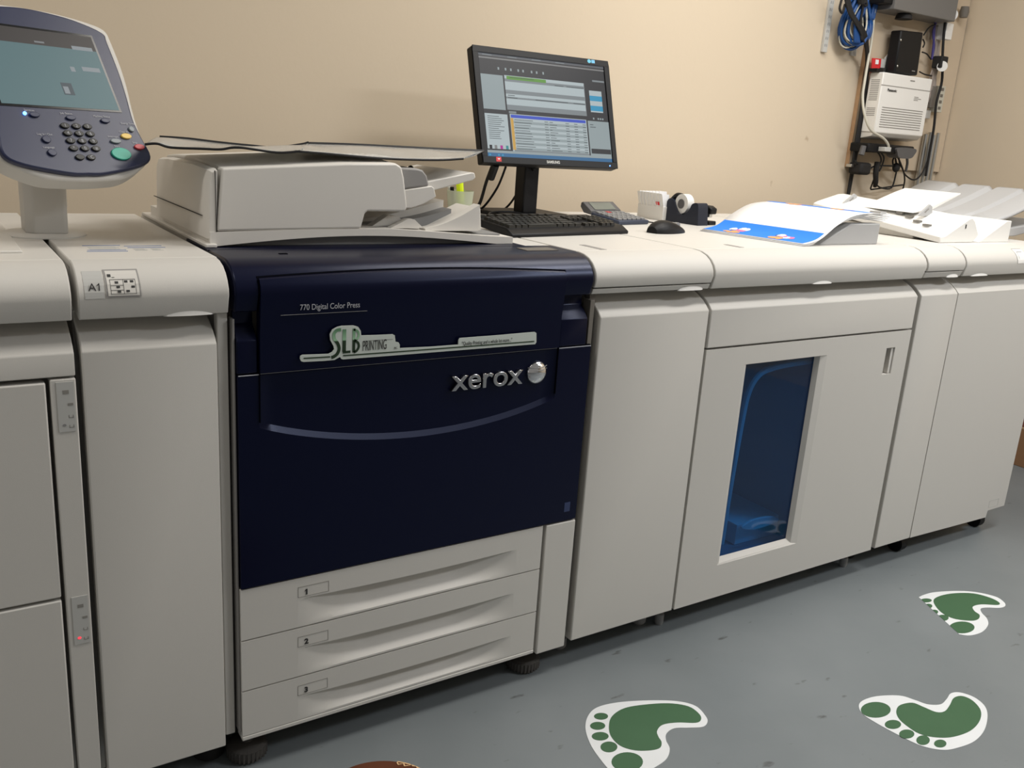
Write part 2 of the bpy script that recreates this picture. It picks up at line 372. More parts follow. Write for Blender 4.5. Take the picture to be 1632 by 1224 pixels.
cols = [[(x, crown_y(z)-.0004, z) for z in (ztop(x)-.001, ztop(x)+.0028)] for x in [XA-.003+(XB-XA+.006)*i/40 for i in range(41)]]
b = MB().grid(cols)
for xx in (XA-.003, XB): b.grid([[(xx, crown_y(z)-.0004, z), (xx+.003, crown_y(z)-.0004, z)] for z in (.903, .92, .934, .945, .951, .9565)])
b.build('door_gap', M['blue_dark'], t, solid=.0006)
# lower door: recess above an arc-shaped grip ledge
def arc(x): u = (x-XA)/(XB-XA); return .709+(.697-.709)*u-.050*max(0, 1-(2*u-1)**2)**.92
LD0, LD1 = .032, .784
cols = []
def ldcol(x, rec):
    a = arc(min(max(x, XA), XB)); d = .0062*rec
    return [(x, -.002, .394), (x, -.002, a-.013), (x, -.002, a-.0125), (x, -.002+d, a-.002), (x, -.002+d, .75), (x, -.002+d*.6, .791), (x, -.002+d*.6+.001, .793)]
for x in (LD0, XA-.001): cols.append(ldcol(x, 0))
for i in range(61):
    x = XA+(XB-XA)*i/60; e = min(1, min(x-XA, XB-x)/.02); cols.append(ldcol(x, .25+.75*e))
for x in (XB+.001, LD1): cols.append(ldcol(x, 0))
ldoor = panel_from_cols(cols, .03).build('lower_door', M['blue'], t, smooth=True, wn=True)
b = MB()
for xx in (XA-.0012, XB-.0004): b.box(xx, xx+.0016, -.0045, .0, arc(XA if xx < .3 else XB)-.002, .795)
b.box(LD0, LD1, -.0004, .02, .7932, .7958); b.build('door_seam', M['blue_dark'], t)
b = MB(); b.box(LD0+.001, .068, -.0032, 0, .7925, .7934); b.box(XA+.001, XB, -.0005, .003, .7930, .7938); b.box(XB+.003, LD1, -.0032, 0, .7925, .7934); b.build('door_edge', M['grey_text'], t)
# side skirt
MB().box(.7775, .7885, .004, .03, .082, .89).build('side_frame', M['dim'], t, bevel=.001)
MB().box(.0265, .0305, .006, .03, .09, .89).build('side_frame', M['grey'], t, bevel=.001)
# drawers with scooped grips
def drawer(z0, z1, num):
    gx0, gx1 = .140, .632; zg = z1-.043; zl = z0+.004
    cols = []; XS = [.031, .10, .139]+[gx0+(gx1-gx0)*i/48 for i in range(49)]+[.633, .66, .6975]
    for x in XS:
        u = (x-gx0)/(gx1-gx0); k = math.sin(pi*min(max(u, 0), 1)); e = min(1, 1.25*k)**1.3 if k > 0 else 0
        zt = zg-.004*k; D = .026*e+.00001
        c = [(x, 0, z0), (x, 0, zl)]
        for j in range(1, 9):
            s = j/9; c.append((x, D*(1-(1-s)**2.3), zl+(zt-.006-zl)*s))
        c += [(x, D, zt-.0025), (x, 0, zt+.0003), (x, 0, z1)]
        cols.append(c)
    d = panel_from_cols(cols, .032).build('drawer', M['plastic'], t, smooth=True, wn=True)
    b = MB(); za, zb = z1-.040, z1-.019
    for (a, c_, e, f) in ((.139, .200, zb, zb+.0008), (.139, .1397, za, zb), (.1995, .200, za, zb), (.139, .200, za, za+.0006)): b.box(a, c_, -.0005, .001, e, f)
    lf = b.build('label_frame', M['ink_soft'], d)
    if num == '1': MB().prism([(.1522, za+.0120), (.1547, za+.0152), (.1547, za+.0128), (.1524, za+.0104)], 1, -.001, -.0006).build('digit_flag', M['ink'], d)
    text('drawer_number', num, .0155, M['ink'], d, front(.152, -.0008, za+.004), .0002, off=.0006)
drawer(.288, .3905, '1'); drawer(.1815, .285, '2'); drawer(.0835, .1785, '3')
MB().box(.0305, .698, -.001, .03, .0735, .082).build('kick_strip', M['plastic'], t, bevel=.0015)
MB().box(.706, .7855, -.002, .03, .068, .3895).build('corner_panel', M['plastic'], t, bevel=.002)
for x, y in ((.055, .055), (.715, .06)):
    b = MB(); n = 28
    b.add(*_lathe([(.036, .004), (.038, .012), (.038, .026), (.03, .03), (.012, .034), (.012, .10)], (x, y, 0), n))
    for k in range(n): a = 2*pi*k/n; b.box(x+.037*cos(a)-.002, x+.037*cos(a)+.002, y+.037*sin(a)-.002, y+.037*sin(a)+.002, .005, .025)
    b.build('leveling_foot', mat('foot_grey', (.07, .065, .06), .8), t)
# lettering
text('model_text', '770 Digital Color Press', .0142, M['grey_text'], ud, front(.1365, -.0125, .9035), .0002, sx=.82)
MB().box(.104, .262, -.0113, -.0095, .8957, .8961).build('model_line', M['midgrey'], ud)
xt = text('raised_lettering', 'xerox', .062, M['letter'], ldoor, front(.446, -.0005, .7265), .0035, off=-.0004, sx=1.0, bev=.0014)
xs = [v.co.x for v in xt.data.vertices]; sxx = .167/(max(xs)-min(xs)); mnx = min(xs)
for v in xt.data.vertices: v.co.x = .446+(v.co.x-mnx)*sxx
b = MB().ell((.650, .002, .7445), (.0245, .012, .0245), 0, 32, 16); bl = b.build('sphere_emblem', M['chrome'], ldoor, smooth='all')
b = MB()
for s in (-.004, .004, .010):
    b.tube([(.650-.0235+.047*i/10, -.0098+.010*((i-5)/5)**2, .7465+s+.006*((i-5)/5)**2*0+.002*i/10) for i in range(11)], .0009, 6)
b.build('emblem_lines', M['midgrey'], bl)
MB().box(.7500, .7655, -.0026, -.001, .4150, .4370).build('small_badge', mat('badge_blue', (.03, .045, .12), .3), ldoor)
# company sticker traced in the door's own plane
def g(x, y): return fpt(440+x*.30637, 450+y*.30637, -.012)
wpts = [(122, 395), (124, 382), (135, 376), (270, 371), (288, 362), (300, 347), (296, 330), (280, 300), (277, 270), (290, 245), (315, 231), (340, 225), (400, 223), (424, 230), (437, 250), (440, 275), (520, 273), (605, 269), (614, 274), (618, 308), (634, 311), (640, 322), (640, 341), (800, 334), (945, 323), (946, 300), (952, 289), (1150, 274), (1342, 257), (1350, 262), (1350, 310), (1343, 320), (1000, 347), (640, 376), (420, 393), (345, 399), (336, 396), (330, 386), (318, 392), (300, 402), (240, 407), (140, 412), (127, 408)]
sk = MB().prism([g(*p) for p in wpts], 1, -.0125, -.0150).build('company_sticker', M['sticker'], ud)
YS = -.0150
def strip(b, pts, wd=6, mi=0):
    P = [g(*p) for p in pts]; r = wd*.00022
    L = []; R = []
    for i, p in enumerate(P):
        a = P[max(i-1, 0)]; c = P[min(i+1, len(P)-1)]; dx, dz = c[0]-a[0], c[1]-a[1]; l = math.hypot(dx, dz) or 1
        L.append((p[0]-dz/l*r, YS-.0005, p[1]+dx/l*r)); R.append((p[0]+dz/l*r, YS-.0005, p[1]-dx/l*r))
    b.grid([L, R], mi)
def cstrip(b, pts, wd, mi=0): q = smooth_open(pts); strip(b, q, wd, mi)
def smooth_open(pts, k=5): return [(p.x, p.y) for p in crom([Vector((a, c, 0)) for a, c in pts], k)]
b = MB(); strip(b, [(140, 393), (278, 385)], 5); strip(b, [(345, 379), (640, 358), (1338, 305)], 5); b.build('green_rule', M['green_dk'], sk, solid=.0003)
# two-tone green initials: pale above, dark below
gm = mat('logo_green', (.04, .16, .05), .5); nt = gm.node_tree; bs = nt.nodes['Principled BSDF']
tc = nt.nodes.new('ShaderNodeTexCoord'); sp = nt.nodes.new('ShaderNodeSeparateXYZ'); mr = nt.nodes.new('ShaderNodeMapRange'); rp = nt.nodes.new('ShaderNodeValToRGB')
mr.inputs[1].default_value = .826; mr.inputs[2].default_value = .868; rp.color_ramp.elements[0].color = (.01, .03, .01, 1); rp.color_ramp.elements[1].color = (.09, .28, .11, 1)
rp.color_ramp.elements[0].position = .45; rp.color_ramp.elements[1].position = .5; e = rp.color_ramp.elements.new(.95); e.color = (.10, .22, .12, 1); rp.color_ramp.elements[1].color = (.30, .52, .33, 1)
nt.links.new(tc.outputs['Object'], sp.inputs[0]); nt.links.new(sp.outputs['Z'], mr.inputs[0]); nt.links.new(mr.outputs[0], rp.inputs[0]); nt.links.new(rp.outputs[0], bs.inputs['Base Color'])
b = MB(); cstrip(b, [(334, 244), (312, 248), (298, 266), (300, 292), (318, 318), (324, 345), (314, 370), (296, 384), (284, 388)], 13)
strip(b, [(352, 242), (351, 300), (350, 358)], 15); strip(b, [(343, 362), (383, 358)], 10)
strip(b, [(402, 238), (401, 300), (400, 362)], 12); cstrip(b, [(400, 243), (420, 252), (426, 270), (420, 290), (404, 299)], 9); cstrip(b, [(404, 300), (422, 312), (426, 332), (416, 352), (400, 362)], 10)
b.build('logo_initials', gm, sk, solid=.0003)
x0, z0 = g(445, 357); text('printing_text', 'PRINTING', .0265, M['ink'], sk, Matrix.Translation((x0, YS-.0007, z0+.001)) @ Matrix.Rotation(-.005, 4, 'Y') @ Matrix.Rotation(pi/2, 4, 'X'), .0001, sx=.40)
x0, z0 = g(610, 345); text('inc_text', 'INC.', .006, M['ink'], sk, front(x0, YS-.0007, z0), .0001, sx=.6)
x0, z0 = g(962, 326); text('slogan_text', '"Quality Printing and a whole lot more..."', .0104, M['ink'], sk, front(x0, YS-.0007, z0), .0001, sx=.66)
b = MB(); strip(b, [(455, 303), (603, 294)], 1.4); b.build('thin_rule', M['ink'], sk)

# ---- narrow cabinet right of the press
t = thing('press_cabinet', 'narrow cream cabinet between the navy press and the window cabinet', 'cabinet', (.95, .4, 0))
body(t, .774, 1.122, M['plastic'], y1=.90); crown(t, .774, 1.120, M['plastic'], z0=.917)
MB().prism([(.004, .9025), (-.001, .9145), (.05, .9145), (.05, .906)], 0, .777, 1.117).build('lower_trim', M['plastic'], t, bevel=.0015)
door(t, .802, 1.129, M['plastic']); notch(t, 1.02, 1.10)
MB().box(.785, .800, .018, .034, .09, .90).build('frame_edge', M['dim'], t)
MB().box(.85, .866, .075, .155, T-.003, T+.0006).build('deck_groove', M['grey'], t)
for x in (.84, 1.10): caster(t, x, .09, .02, M['midgrey'])

# ---- wide stacker with tinted window
t = thing('press_cabinet', 'wide cream stacker cabinet with a tall dark blue window in its door', 'cabinet', (1.53, .4, 0))
b = MB()
b.box(1.128, 1.25, .080, .90, .05, .975).box(1.62, 1.936, .080, .90, .05, .975).box(1.25, 1.62, .40, .90, .05, .975).box(1.25, 1.62, .032, .40, .05, .15).box(1.25, 1.62, .080, .40, .76, .975)
b.build('cabinet_body', M['plastic'], t)
MB().box(1.125, 1.937, .0675, .904, .972, T).build('deck', M['plastic_top'], t, bevel=.002)
crown(t, 1.119, 1.941, M['plastic']); notch(t, 1.475, 1.555); MB().box(1.28, 1.295, .075, .130, T-.003, T+.0006).build('deck_groove', M['grey'], t)
MB().prism([(0, .760), (0, .852), (.010, .862), (.024, .873), (.042, .883), (.060, .891), (.074, .904), (.074, .88), (.03, .84), (.03, .760)], 0, 1.1335, 1.9345).build('upper_panel', M['plastic'], t, bevel=.0022)
dx0, dx1, dz0, dz1 = 1.1335, 1.9345, .0745, .7555; wx0, wx1, wz0, wz1 = 1.279, 1.549, .183, .708
b = MB()
# front face as a frame of quads with bevelled window reveal and a pull pocket
hx0, hx1, hz0, hz1 = 1.833, 1.872, .633, .712
xsn = [dx0, wx0-.018, wx0, wx1, wx1+.040, hx0, hx1, dx1]; zsn = [dz0, wz0-.014, wz0, hz0, wz1, wz1+.002, hz1+.002, dz1]
def fq(xa, xb, za, zb): b.add([(xa, 0, za), (xb, 0, za), (xb, 0, zb), (xa, 0, zb)], [(0, 1, 2, 3)])
fq(dx0, dx1, dz0, wz0-.014); fq(dx0, wx0-.010, wz0-.014, wz1+.002); fq(wx1+.030, hx0, wz0-.014, wz1+.002); fq(hx0, hx1, wz0-.014, hz0); fq(hx1, dx1, wz0-.014, wz1+.002)
fq(dx0, dx1, wz1+.002, dz1)
o_ = [(wx0-.010, 0, wz0-.014), (wx1+.030, 0, wz0-.014), (wx1+.030, 0, wz1+.002), (wx0-.010, 0, wz1+.002)]
m_ = [(wx0-.002, .002, wz0-.010), (wx1+.008, .004, wz0-.010), (wx1+.008, .004, wz1+.001), (wx0-.002, .002, wz1+.001)]
i_ = [(wx0, .016, wz0), (wx1, .016, wz0), (wx1, .016, wz1), (wx0, .016, wz1)]
b.add(o_+m_, [(0, 1, 5, 4), (1, 2, 6, 5), (2, 3, 7, 6), (3, 0, 4, 7)]); b.add(m_+i_, [(0, 1, 5, 4), (1, 2, 6, 5), (2, 3, 7, 6), (3, 0, 4, 7)])
h = [(hx0, 0, hz0), (hx1, 0, hz0), (hx1, 0, wz1+.002), (hx0, 0, wz1+.002)]; h2 = [(x, .022, z) for x, _, z in h]
b.add(h+h2, [(0, 1, 5, 4), (1, 2, 6, 5), (2, 3, 7, 6), (3, 0, 4, 7), (4, 5, 6, 7)])
for (xa, xb, za, zb) in ((dx0, dx1, dz0, dz0), (dx0, dx1, dz1, dz1)): b.add([(xa, 0, za), (xb, 0, za), (xb, .028, za), (xa, .028, za)], [(0, 1, 2, 3)])
for x in (dx0, dx1): b.add([(x, 0, dz0), (x, .028, dz0), (x, .028, dz1), (x, 0, dz1)], [(0, 1, 2, 3)])
dr = b.build('door', M['plastic'], t)
hp = MB().box(hx0+.001, hx1-.001, .0195, .0215, hz0+.001, wz1).build('pull_pocket', M['dim'], dr)
MB().box(hx1-.011, hx1-.001, .004, .0190, hz0+.001, wz1).build('pull_grip', M['plastic_top'], dr, bevel=.001)
MB().box(wx0-.004, wx1+.004, .0162, .0195, wz0-.004, wz1+.004).build('tinted_window', M['glass'], dr)['label'] = 'dark blue tinted see-through window'
MB().box(1.252, 1.255, .034, .395, .15, .76).box(1.613, 1.618, .034, .395, .15, .76).box(1.252, 1.618, .392, .396, .15, .76).box(1.252, 1.618, .034, .395, .15, .153).box(1.252, 1.618, .034, .395, .757, .76).build('stacker_chamber', mat('chamber_grey', (.20, .26, .33), .6), t)
b = MB(); b.tube([(1.325, .045, .20), (1.328, .045, .35), (1.337, .045, .53), (1.347, .045, .615), (1.375, .045, .660), (1.425, .045, .676), (1.52, .045, .682), (1.60, .045, .682)], .008, 8)
b.build('guide_rail', M['tray_blue'], t, smooth=True)
MB().box(1.43, 1.60, .09, .30, .155, .215).prism(smooth2([(1.41, .225), (1.45, .24), (1.52, .238), (1.56, .222), (1.53, .212), (1.46, .210)]), 1, .055, .062).build('lift_tray', M['tray_blue'], t, bevel=.002)
for x in (1.145, 1.90): caster(t, x, .06, .012, M['midgrey'])
for x in (1.25, 1.75): caster(t, x, .20)
# paper exit ramp and side guide on the deck
t = thing('output_tray', 'low grey and cream ramp on the window cabinet holding up the curled prints', 'tray', (1.72, .3, T))
MB().prism([(1.60, T), (1.66, 1.015), (1.72, 1.042), (1.78, 1.042), (1.845, 1.042), (1.845, T)], 1, .095, .125).build('side_guide', M['tray_grey'], t, bevel=.003)
MB().prism([(1.60, T), (1.68, 1.005), (1.74, 1.025), (1.84, 1.034), (1.84, T)], 1, .13, .40).build('exit_ramp', M['plastic_top'], t, bevel=.003)

# ---- narrow interface and finisher on the right
t = thing('press_cabinet', 'narrowest cream cabinet right of the blue window cabinet', 'cabinet', (2.04, .4, 0))
body(t, 1.944, 2.128, M['plastic'], y1=.90); crown(t, 1.944, 2.128, M['plastic'], z0=.921, g=.002)
MB().prism([(.004, .9025), (-.003, .9190), (.05, .9190), (.05, .906)], 0, 1.9465, 2.1255).build('lower_trim', M['plastic'], t, bevel=.0015)
door(t, 1.952, 2.131, M['plastic'], g=.0015); notch(t, 2.055, 2.115)
caster(t, 1.975, .1, .02)
t = thing('paper_finisher', 'cream finisher cabinet at the far right end of the press line', 'cabinet', (2.4, .4, 0))
b = MB(); b.box(2.134, 2.655, .080, .86, .06, .975); b.build('cabinet_body', M['plastic'], t)
MB().box(2.133, 2.66, .0675, .864, .972, T).build('deck', M['plastic_top'], t, bevel=.002)
crown(t, 2.130, 2.668, M['plastic']); notch(t, 2.175, 2.27)
MB().prism([(2.1325, .0745), (2.562, .0645), (2.566, .089), (2.668, .089), (2.668, .852), (2.1325, .852)], 1, 0, .03).prism([(0, .8515), (0, .852), (.010, .862), (.024, .873), (.042, .883), (.060, .891), (.074, .904), (.074, .88), (.03, .8515)], 0, 2.1325, 2.668).build('door', M['plastic'], t, bevel=.002)
b = MB(); x0, x1, z0, z1 = 2.565, 2.620, .100, .124
b.box(x0, x1, -.0006, 0, z1, z1+.001).box(x0, x1, -.0006, 0, z0, z0+.001).box(x0, x0+.001, -.0006, 0, z0, z1).box(x1, x1+.001, -.0006, 0, z0, z1).build('label_frame', M['label_grey'], t)
for x in (2.165, 2.612): MB().tube([(x-.014, .060, .028), (x+.014, .060, .028)], .028, 20).box(x-.020, x+.020, .045, .075, .03, .1).build('caster', M['black'], t)
b = MB(); crown_patch(b, 2.400, 2.452, .936, .976, .0008); lp = b.build('diagram_plate', M['white'], t, solid=.0005)
b = MB(); crown_patch(b, 2.400, 2.4012, .936, .976, .0016); crown_patch(b, 2.400, 2.452, .9755, .9765, .0016); crown_patch(b, 2.411, 2.4122, .948, .968, .0016); crown_patch(b, 2.411, 2.44, .9678, .9688, .0016); b.build('diagram_lines', M['ink_soft'], lp)

# ================================================================ THINGS ON TOP
# ---- scanner with automatic feeder
t = thing('document_scanner', 'cream scanner lid with automatic document feeder on top of the navy press', 'scanner', (.36, .42, T))
# flared base with arched dark underside
cols = []
for i in range(33):
    x = .040+(.687-.040)*i/32; u = i/32; zt = 1.012+.006*sin(pi*min(u/.9, 1))-(.012*max(0, (u-.55)/.45)); zb = T+.001+.0185*max(0, sin(pi*min(max((u-.0)/.93, 0), 1)))
    cols.append([(x, .18, zb), (x, .18, zt)])
b = MB(); b.grid(cols); bk = [[(c[0][0], .66, T+.001), (c[1][0], .66, c[1][2])] for c in cols]; b.grid(bk)
b.grid([[c[1] for c in cols], [k[1] for k in bk]]); b.grid([[c[0] for c in cols], [(c[0][0], .215, c[0][2]) for c in cols]]); b.grid([[(c[0][0], .215, c[0][2]) for c in cols], [(c[0][0], .215, T+.001) for c in cols], [k[0] for k in bk]])
for i in (0, -1):
    c, k = cols[i], bk[i]; b.add([c[0], c[1], k[1], k[0]], [(0, 1, 2, 3)])
b.build('scanner_base', M['adf'], t)
MB().box(.055, .665, .200, .64, T+.0005, 1.0055).build('underside', M['midgrey'], t)
MB().box(.030, .050, .17, .705, T+.0005, .992).build('base_flange', M['adf'], t, bevel=.0015)
ytop = [(.18, 0), (.215, .001), (.28, .006), (.40, .010), (.55, .004), (.60, 0)]
prof = [(.064, 1.1245), (.30, 1.142), (.402, 1.1455), (.415, 1.139), (.421, 1.118), (.430, 1.062), (.4275, 1.0545), (.423, 1.052), (.345, 1.052), (.339, 1.048), (.331, 1.0185), (.052, 1.0135)]
b = MB(); rows = []
for y, h in ytop: rows.append([(x, y, z+(h if z > 1.12 else 0)) for x, z in prof])
b.grid(rows, 0, True); n = len(prof); b.add(rows[0], [tuple(range(n))]); b.add(rows[-1], [tuple(range(n))])
b.build('feeder_body', M['adf'], t, bevel=.004, seg=3)
# left side cover with rounded corner and seam
b = MB(); rows = []
for y, x_, h in ((.1815, .0475, -.004), (.1835, .040, -.003), (.192, .0365, 0), (.30, .036, .004), (.50, .036, .002), (.60, .040, -.004)):
    rows.append([(x_+.004, y, 1.0), (x_, y, 1.0), (x_+.003, y, 1.10), (x_+.008, y, 1.119+h), (.056, y, 1.123+h)])
b.grid(rows); b.add(rows[0], [tuple(range(5))]); b.add(rows[-1], [tuple(range(5))])
sc_ = b.build('side_cover', M['adf'], t, smooth=True)
MB().box(.0345, .037, .215, .60, 1.0375, 1.0385).build('side_seam', M['seam'], sc_); MB().box(.0512, .0522, .1800, .184, 1.012, 1.120).build('corner_seam', M['seam'], t)
MB().prism([(.415, 1.093), (.484, 1.103), (.478, 1.124), (.468, 1.134), (.455, 1.137), (.41, 1.137)], 1, .192, .52).build('feed_cap', M['grey'], t, bevel=.004, seg=3)
MB().prism([(.42, 1.058), (.445, 1.058), (.470, 1.066), (.500, 1.082), (.494, 1.100), (.488, 1.1035), (.42, 1.093)], 1, .190, .52).build('feed_throat', M['adf'], t, bevel=.002)
MB().prism([(.47, 1.086), (.498, 1.090), (.600, 1.116), (.606, 1.121), (.603, 1.131), (.596, 1.132), (.49, 1.110), (.42, 1.140), (.42, 1.12)], 1, .215, .47).build('input_tray', M['adf'], t, bevel=.002)
MB().ell((.545, .40, 1.126), (.007, .007, .007)).build('paper_stop', M['black'], t, smooth='all')
# stepped output tray
def ramp(xs, zs, y0, y1, name, m):
    c = smooth_open(list(zip(xs, zs)), 5); MB().prism(c+[(c[-1][0], 1.012), (c[0][0], 1.012)], 1, y0, y1).build(name, m, t, smooth=True)
ramp([.34, .42, .50, .57], [1.018, 1.022, 1.034, 1.052], .25, .48, 'output_tray', M['midgrey'])
ramp([.36, .43, .50, .572], [1.022, 1.032, 1.049, 1.067], .29, .40, 'tray_step', M['adf'])
ramp([.48, .52, .565, .608], [1.017, 1.026, 1.044, 1.067], .195, .222, 'tray_wing', M['adf'])
MB().prism([(.375, 1.018), (.41, 1.040), (.43, 1.038), (.46, 1.020)], 1, .225, .25).build('paper_rib', M['adf'], t, smooth=True)
MB().prism([(.40, 1.017), (.44, 1.036), (.455, 1.035), (.475, 1.018)], 1, .195, .215).build('paper_rib', M['adf'], t, smooth=True)
MB().prism([(.50, 1.012), (.608, 1.060), (.613, 1.060), (.618, 1.012)], 1, .20, .30).build('tray_block', M['adf'], t, bevel=.002)

# ---- clear bags lying on the scanner
def sheet_bag(label, near, far, yn, yf, paper, seed):
    nr = crom([at(px, py, 1, yn) for px, py in near], 6); fr = crom([at(px, py, 1, yf) for px, py in far], 6)
    t = thing('document_sleeve', label, 'plastic sleeve', nr[0]); rnd = random.Random(seed); p1, p2 = rnd.random()*6, rnd.random()*6
    def along(L, u): f = u*(len(L)-1); i = min(int(f), len(L)-2); return L[i].lerp(L[i+1], f-i)
    N = 36; Mm = 10
    def S(u, v, d=0):
        p = along(nr, u).lerp(along(fr, u), v); k = sin(pi*v)
        p.z += k*(.0015*sin(9*u+p1)+.0012*sin(17*u+5*v+p2)) + d*k; return p
    for d in (-.0018, .0018):
        MB().grid([[S(i/N, j/Mm, d) for j in range(Mm+1)] for i in range(N+1)]).build('vinyl_sheet', M['bag'], t, smooth='all', solid=.0006)
    MB().tube([p+Vector((0, -.001, 0)) for p in nr], .0024, 6, smooth=False).build('black_binding', M['black'], t)
    MB().tube([p+Vector((0, .001, .0005)) for p in fr], .0036, 6, smooth=False).build('black_binding', M['black'], t)
    if paper: MB().grid([[S(.03+i/N*.93, .06+.88*j/4, .0006) for j in range(5)] for i in range(N+1)]).build('paper_insert', M['paper'], t, smooth='all', solid=.0004)
    return t
sheet_bag('crumpled empty clear sleeve with wavy black edges, left one on the scanner lid', [(231, 230), (250, 229), (272, 235), (320, 237), (352, 238), (380, 235), (441, 243), (478, 241)], [(255, 219), (300, 222), (350, 228), (400, 233), (440, 236), (480, 231), (492, 228)], .20, .42, False, 3)
sheet_bag('clear sleeve with paper inside and thick black edge, right one on the scanner lid', [(470, 241), (520, 245), (588, 251), (640, 254), (700, 255), (738, 253)], [(490, 229), (560, 231), (640, 235), (700, 238), (771, 241)], .21, .43, True, 5)

# ---- touch-screen control panel on its post
t = thing('control_panel', 'navy touch-screen control panel on a white post, left end', 'control panel', (-.205, .372, T))
MB().lathe([(.070, 0), (.070, .002), (.062, .006), (.03, .008)], (-.205, .372, T), 48).build('post_base', M['plastic_top'], t, smooth=True)
b = MB(); b.prism([(-.238, .34), (-.225, .325), (-.175, .325), (-.170, .33), (-.165, .41), (-.238, .41)], 2, T+.006, 1.115); b.build('post', M['plastic'], t, bevel=.004)
MB().prism([(-.180, .338), (-.168, .338), (-.166, .40), (-.180, .40)], 2, T+.05, 1.10).build('post_cover', M['adf'], t, bevel=.003)
ya, ti = .42, .54
U = Vector((cos(ya), sin(ya), 0)); V = Vector((-sin(ya)*sin(ti), cos(ya)*sin(ti), cos(ti))); Nn = U.cross(V)   # Nn points at the viewer
PM = Matrix(((U.x, V.x, Nn.x, -.082), (U.y, V.y, Nn.y, .30), (U.z, V.z, Nn.z, 1.2), (0, 0, 0, 1)))
def pbuild(mb, name, m, parent, **k):
    o = mb.build(name, m, None, **k)
    if o.data: o.data.transform(PM)
    o.parent = parent; o.matrix_parent_inverse = WORLD(parent).inverted(); return o
CX = -.107
def mirror(half):
    half = smooth_open(half, 4); return half+[(2*CX-x, y) for x, y in reversed(half)]
white = mirror([(CX, -.124), (-.070, -.1225), (-.033, -.118), (.006, -.100), (.025, -.083), (.028, -.06), (.030, -.003), (.042, .078), (.043, .146), (.037, .172), (.0, .184), (-.055, .1915), (CX, .1935)])
sh = pbuild(MB().prism(white, 2, -.032, .004), 'housing', M['plastic'], t, bevel=.005, seg=3)
navy = mirror([(CX, -.117), (-.074, -.116), (-.002, -.101), (.024, -.083), (.020, -.045), (.017, -.013), (.022, .03), (.026, .077), (.026, .138), (.023, .158), (-.026, .176), (-.079, .1835), (CX, .185)])
bz = pbuild(MB().prism(navy, 2, .003, .014), 'bezel', M['navy'], t, bevel=.004, seg=3)
b = MB(); Wd = .214
b.box(-Wd, -.001, 0, .148, .0135, .0145, 0); b.box(-Wd, -.001, 0, .148, .0145, .0148, 0)
s0 = pbuild(b, 'touch_screen', M['screen_glass'], bz)
b = MB()
def pr(x0, x1, y0, y1, mi, l=0): b.box(x0, x1, y0, y1, .0148+l*.0003, .0151+l*.0003, mi)
pr(-Wd+.004, -.005, .004, .116, 0); pr(-Wd+.004, -.005, .116, .144, 1)
pr(-.050, -.012, .115, .122, 2, 1); pr(-.046, -.013, .075, .083, 2, 1); pr(-.068, -.060, .072, .081, 2, 1); pr(-.097, -.078, .027, .049, 3, 1); pr(-.095, -.086, .029, .042, 2, 2); pr(-.115, -.098, .120, .123, 4, 1)
pbuild(b, 'display', [P_['page'], P_['head'], P_['box'], P_['dark'], P_['txt']], s0)
def button(u, v, rx, ry, m, mark=None):
    k = pbuild(MB().prism(ellipse(u, v, rx, ry, 20), 2, .013, .0175), 'button', m, bz, bevel=.001)
    if mark: text('button_mark', mark, .008, M['grey_text'], k, PM @ Matrix.Translation((u-.0022, v-.0028, .0177)), .0001)
for r_, row in enumerate((('1', '2', '3'), ('4', '5', '6'), ('7', '8', '9'), ('*', '0', '#'))):
    for c_, ch in enumerate(row): button(-.119+.020*c_, -.031-.0135*r_, .0078, .0050, M['key'], ch)
button(-.114, -.0875, .0078, .0050, M['key']); button(-.094, -.0875, .0078, .005, M['key'], 'C')
for u, v in ((-.164, -.014), (-.103, -.016), (-.041, -.018)): button(u, v, .0085, .0045, M['navy'])
for u, v in ((-.160, -.057), (-.159, -.080)): button(u, v, .0072, .0062, M['navy'])
button(.004, -.032, .0052, .0052, M['grey_key']); button(-.012, -.046, .0100, .0052, M['yellow_key']); button(-.036, -.056, .0100, .0045, M['grey_key']); button(.006, -.066, .0100, .0052, M['red_key']); button(-.035, -.080, .0185, .0115, M['green_key'])
pbuild(MB().prism(ellipse(-.179, -.012, .0028, .0028, 12), 2, .0135, .0165), 'indicator_light', M['blue_led'], bz)['label'] = 'lit blue lamp'
for s, u, v in (('Services', -.178, -.0075), ('Job Status', -.118, -.0095), ('Machine Status', -.060, -.0115), ('Energy Saver', -.012, -.0225), ('Clear All', -.022, -.039), ('Interrupt', -.047, -.049), ('Stop', -.004, -.059), ('Start', -.042, -.067), ('Log In / Out', -.172, -.049), ('Language', -.170, -.072)):
    text('panel_text', s, .0052, M['grey_text'], bz, PM @ Matrix.Translation((u, v, .0147)), .0001)

# ---- monitor
my, mt = -.023, .307
MU = Vector((cos(my), sin(my), 0)); MV = Vector((-sin(my)*sin(mt), cos(my)*sin(mt), cos(mt))); MN = MU.cross(MV)
MP = Matrix(((MU.x, MV.x, MN.x, .896), (MU.y, MV.y, MN.y, .67), (MU.z, MV.z, MN.z, 1.135), (0, 0, 0, 1)))
t = thing('computer_monitor', 'black widescreen monitor on a post stand, showing a print queue', 'monitor', (1.10, .78, T))
def mbuild(mb, name, m, parent, **k):
    o = mb.build(name, m, None, **k); o.data.transform(MP); o.parent = parent; o.matrix_parent_inverse = WORLD(parent).inverted(); return o
hs = mbuild(MB().box(0, .458, 0, .318, -.030, 0), 'monitor_housing', M['black'], t, bevel=.004)
mbuild(MB().box(.07, .39, .05, .27, -.055, -.028), 'back_shell', M['black'], t, bevel=.01)
b = MB()   # raised bezel ring
for q in ((0, .458, 0, .018, 0), (0, .458, .301, .318, 0), (0, .0165, .018, .301, 0), (.4415, .458, .018, .301, 0)): b.box(q[0], q[1], q[2], q[3], 0, .004)
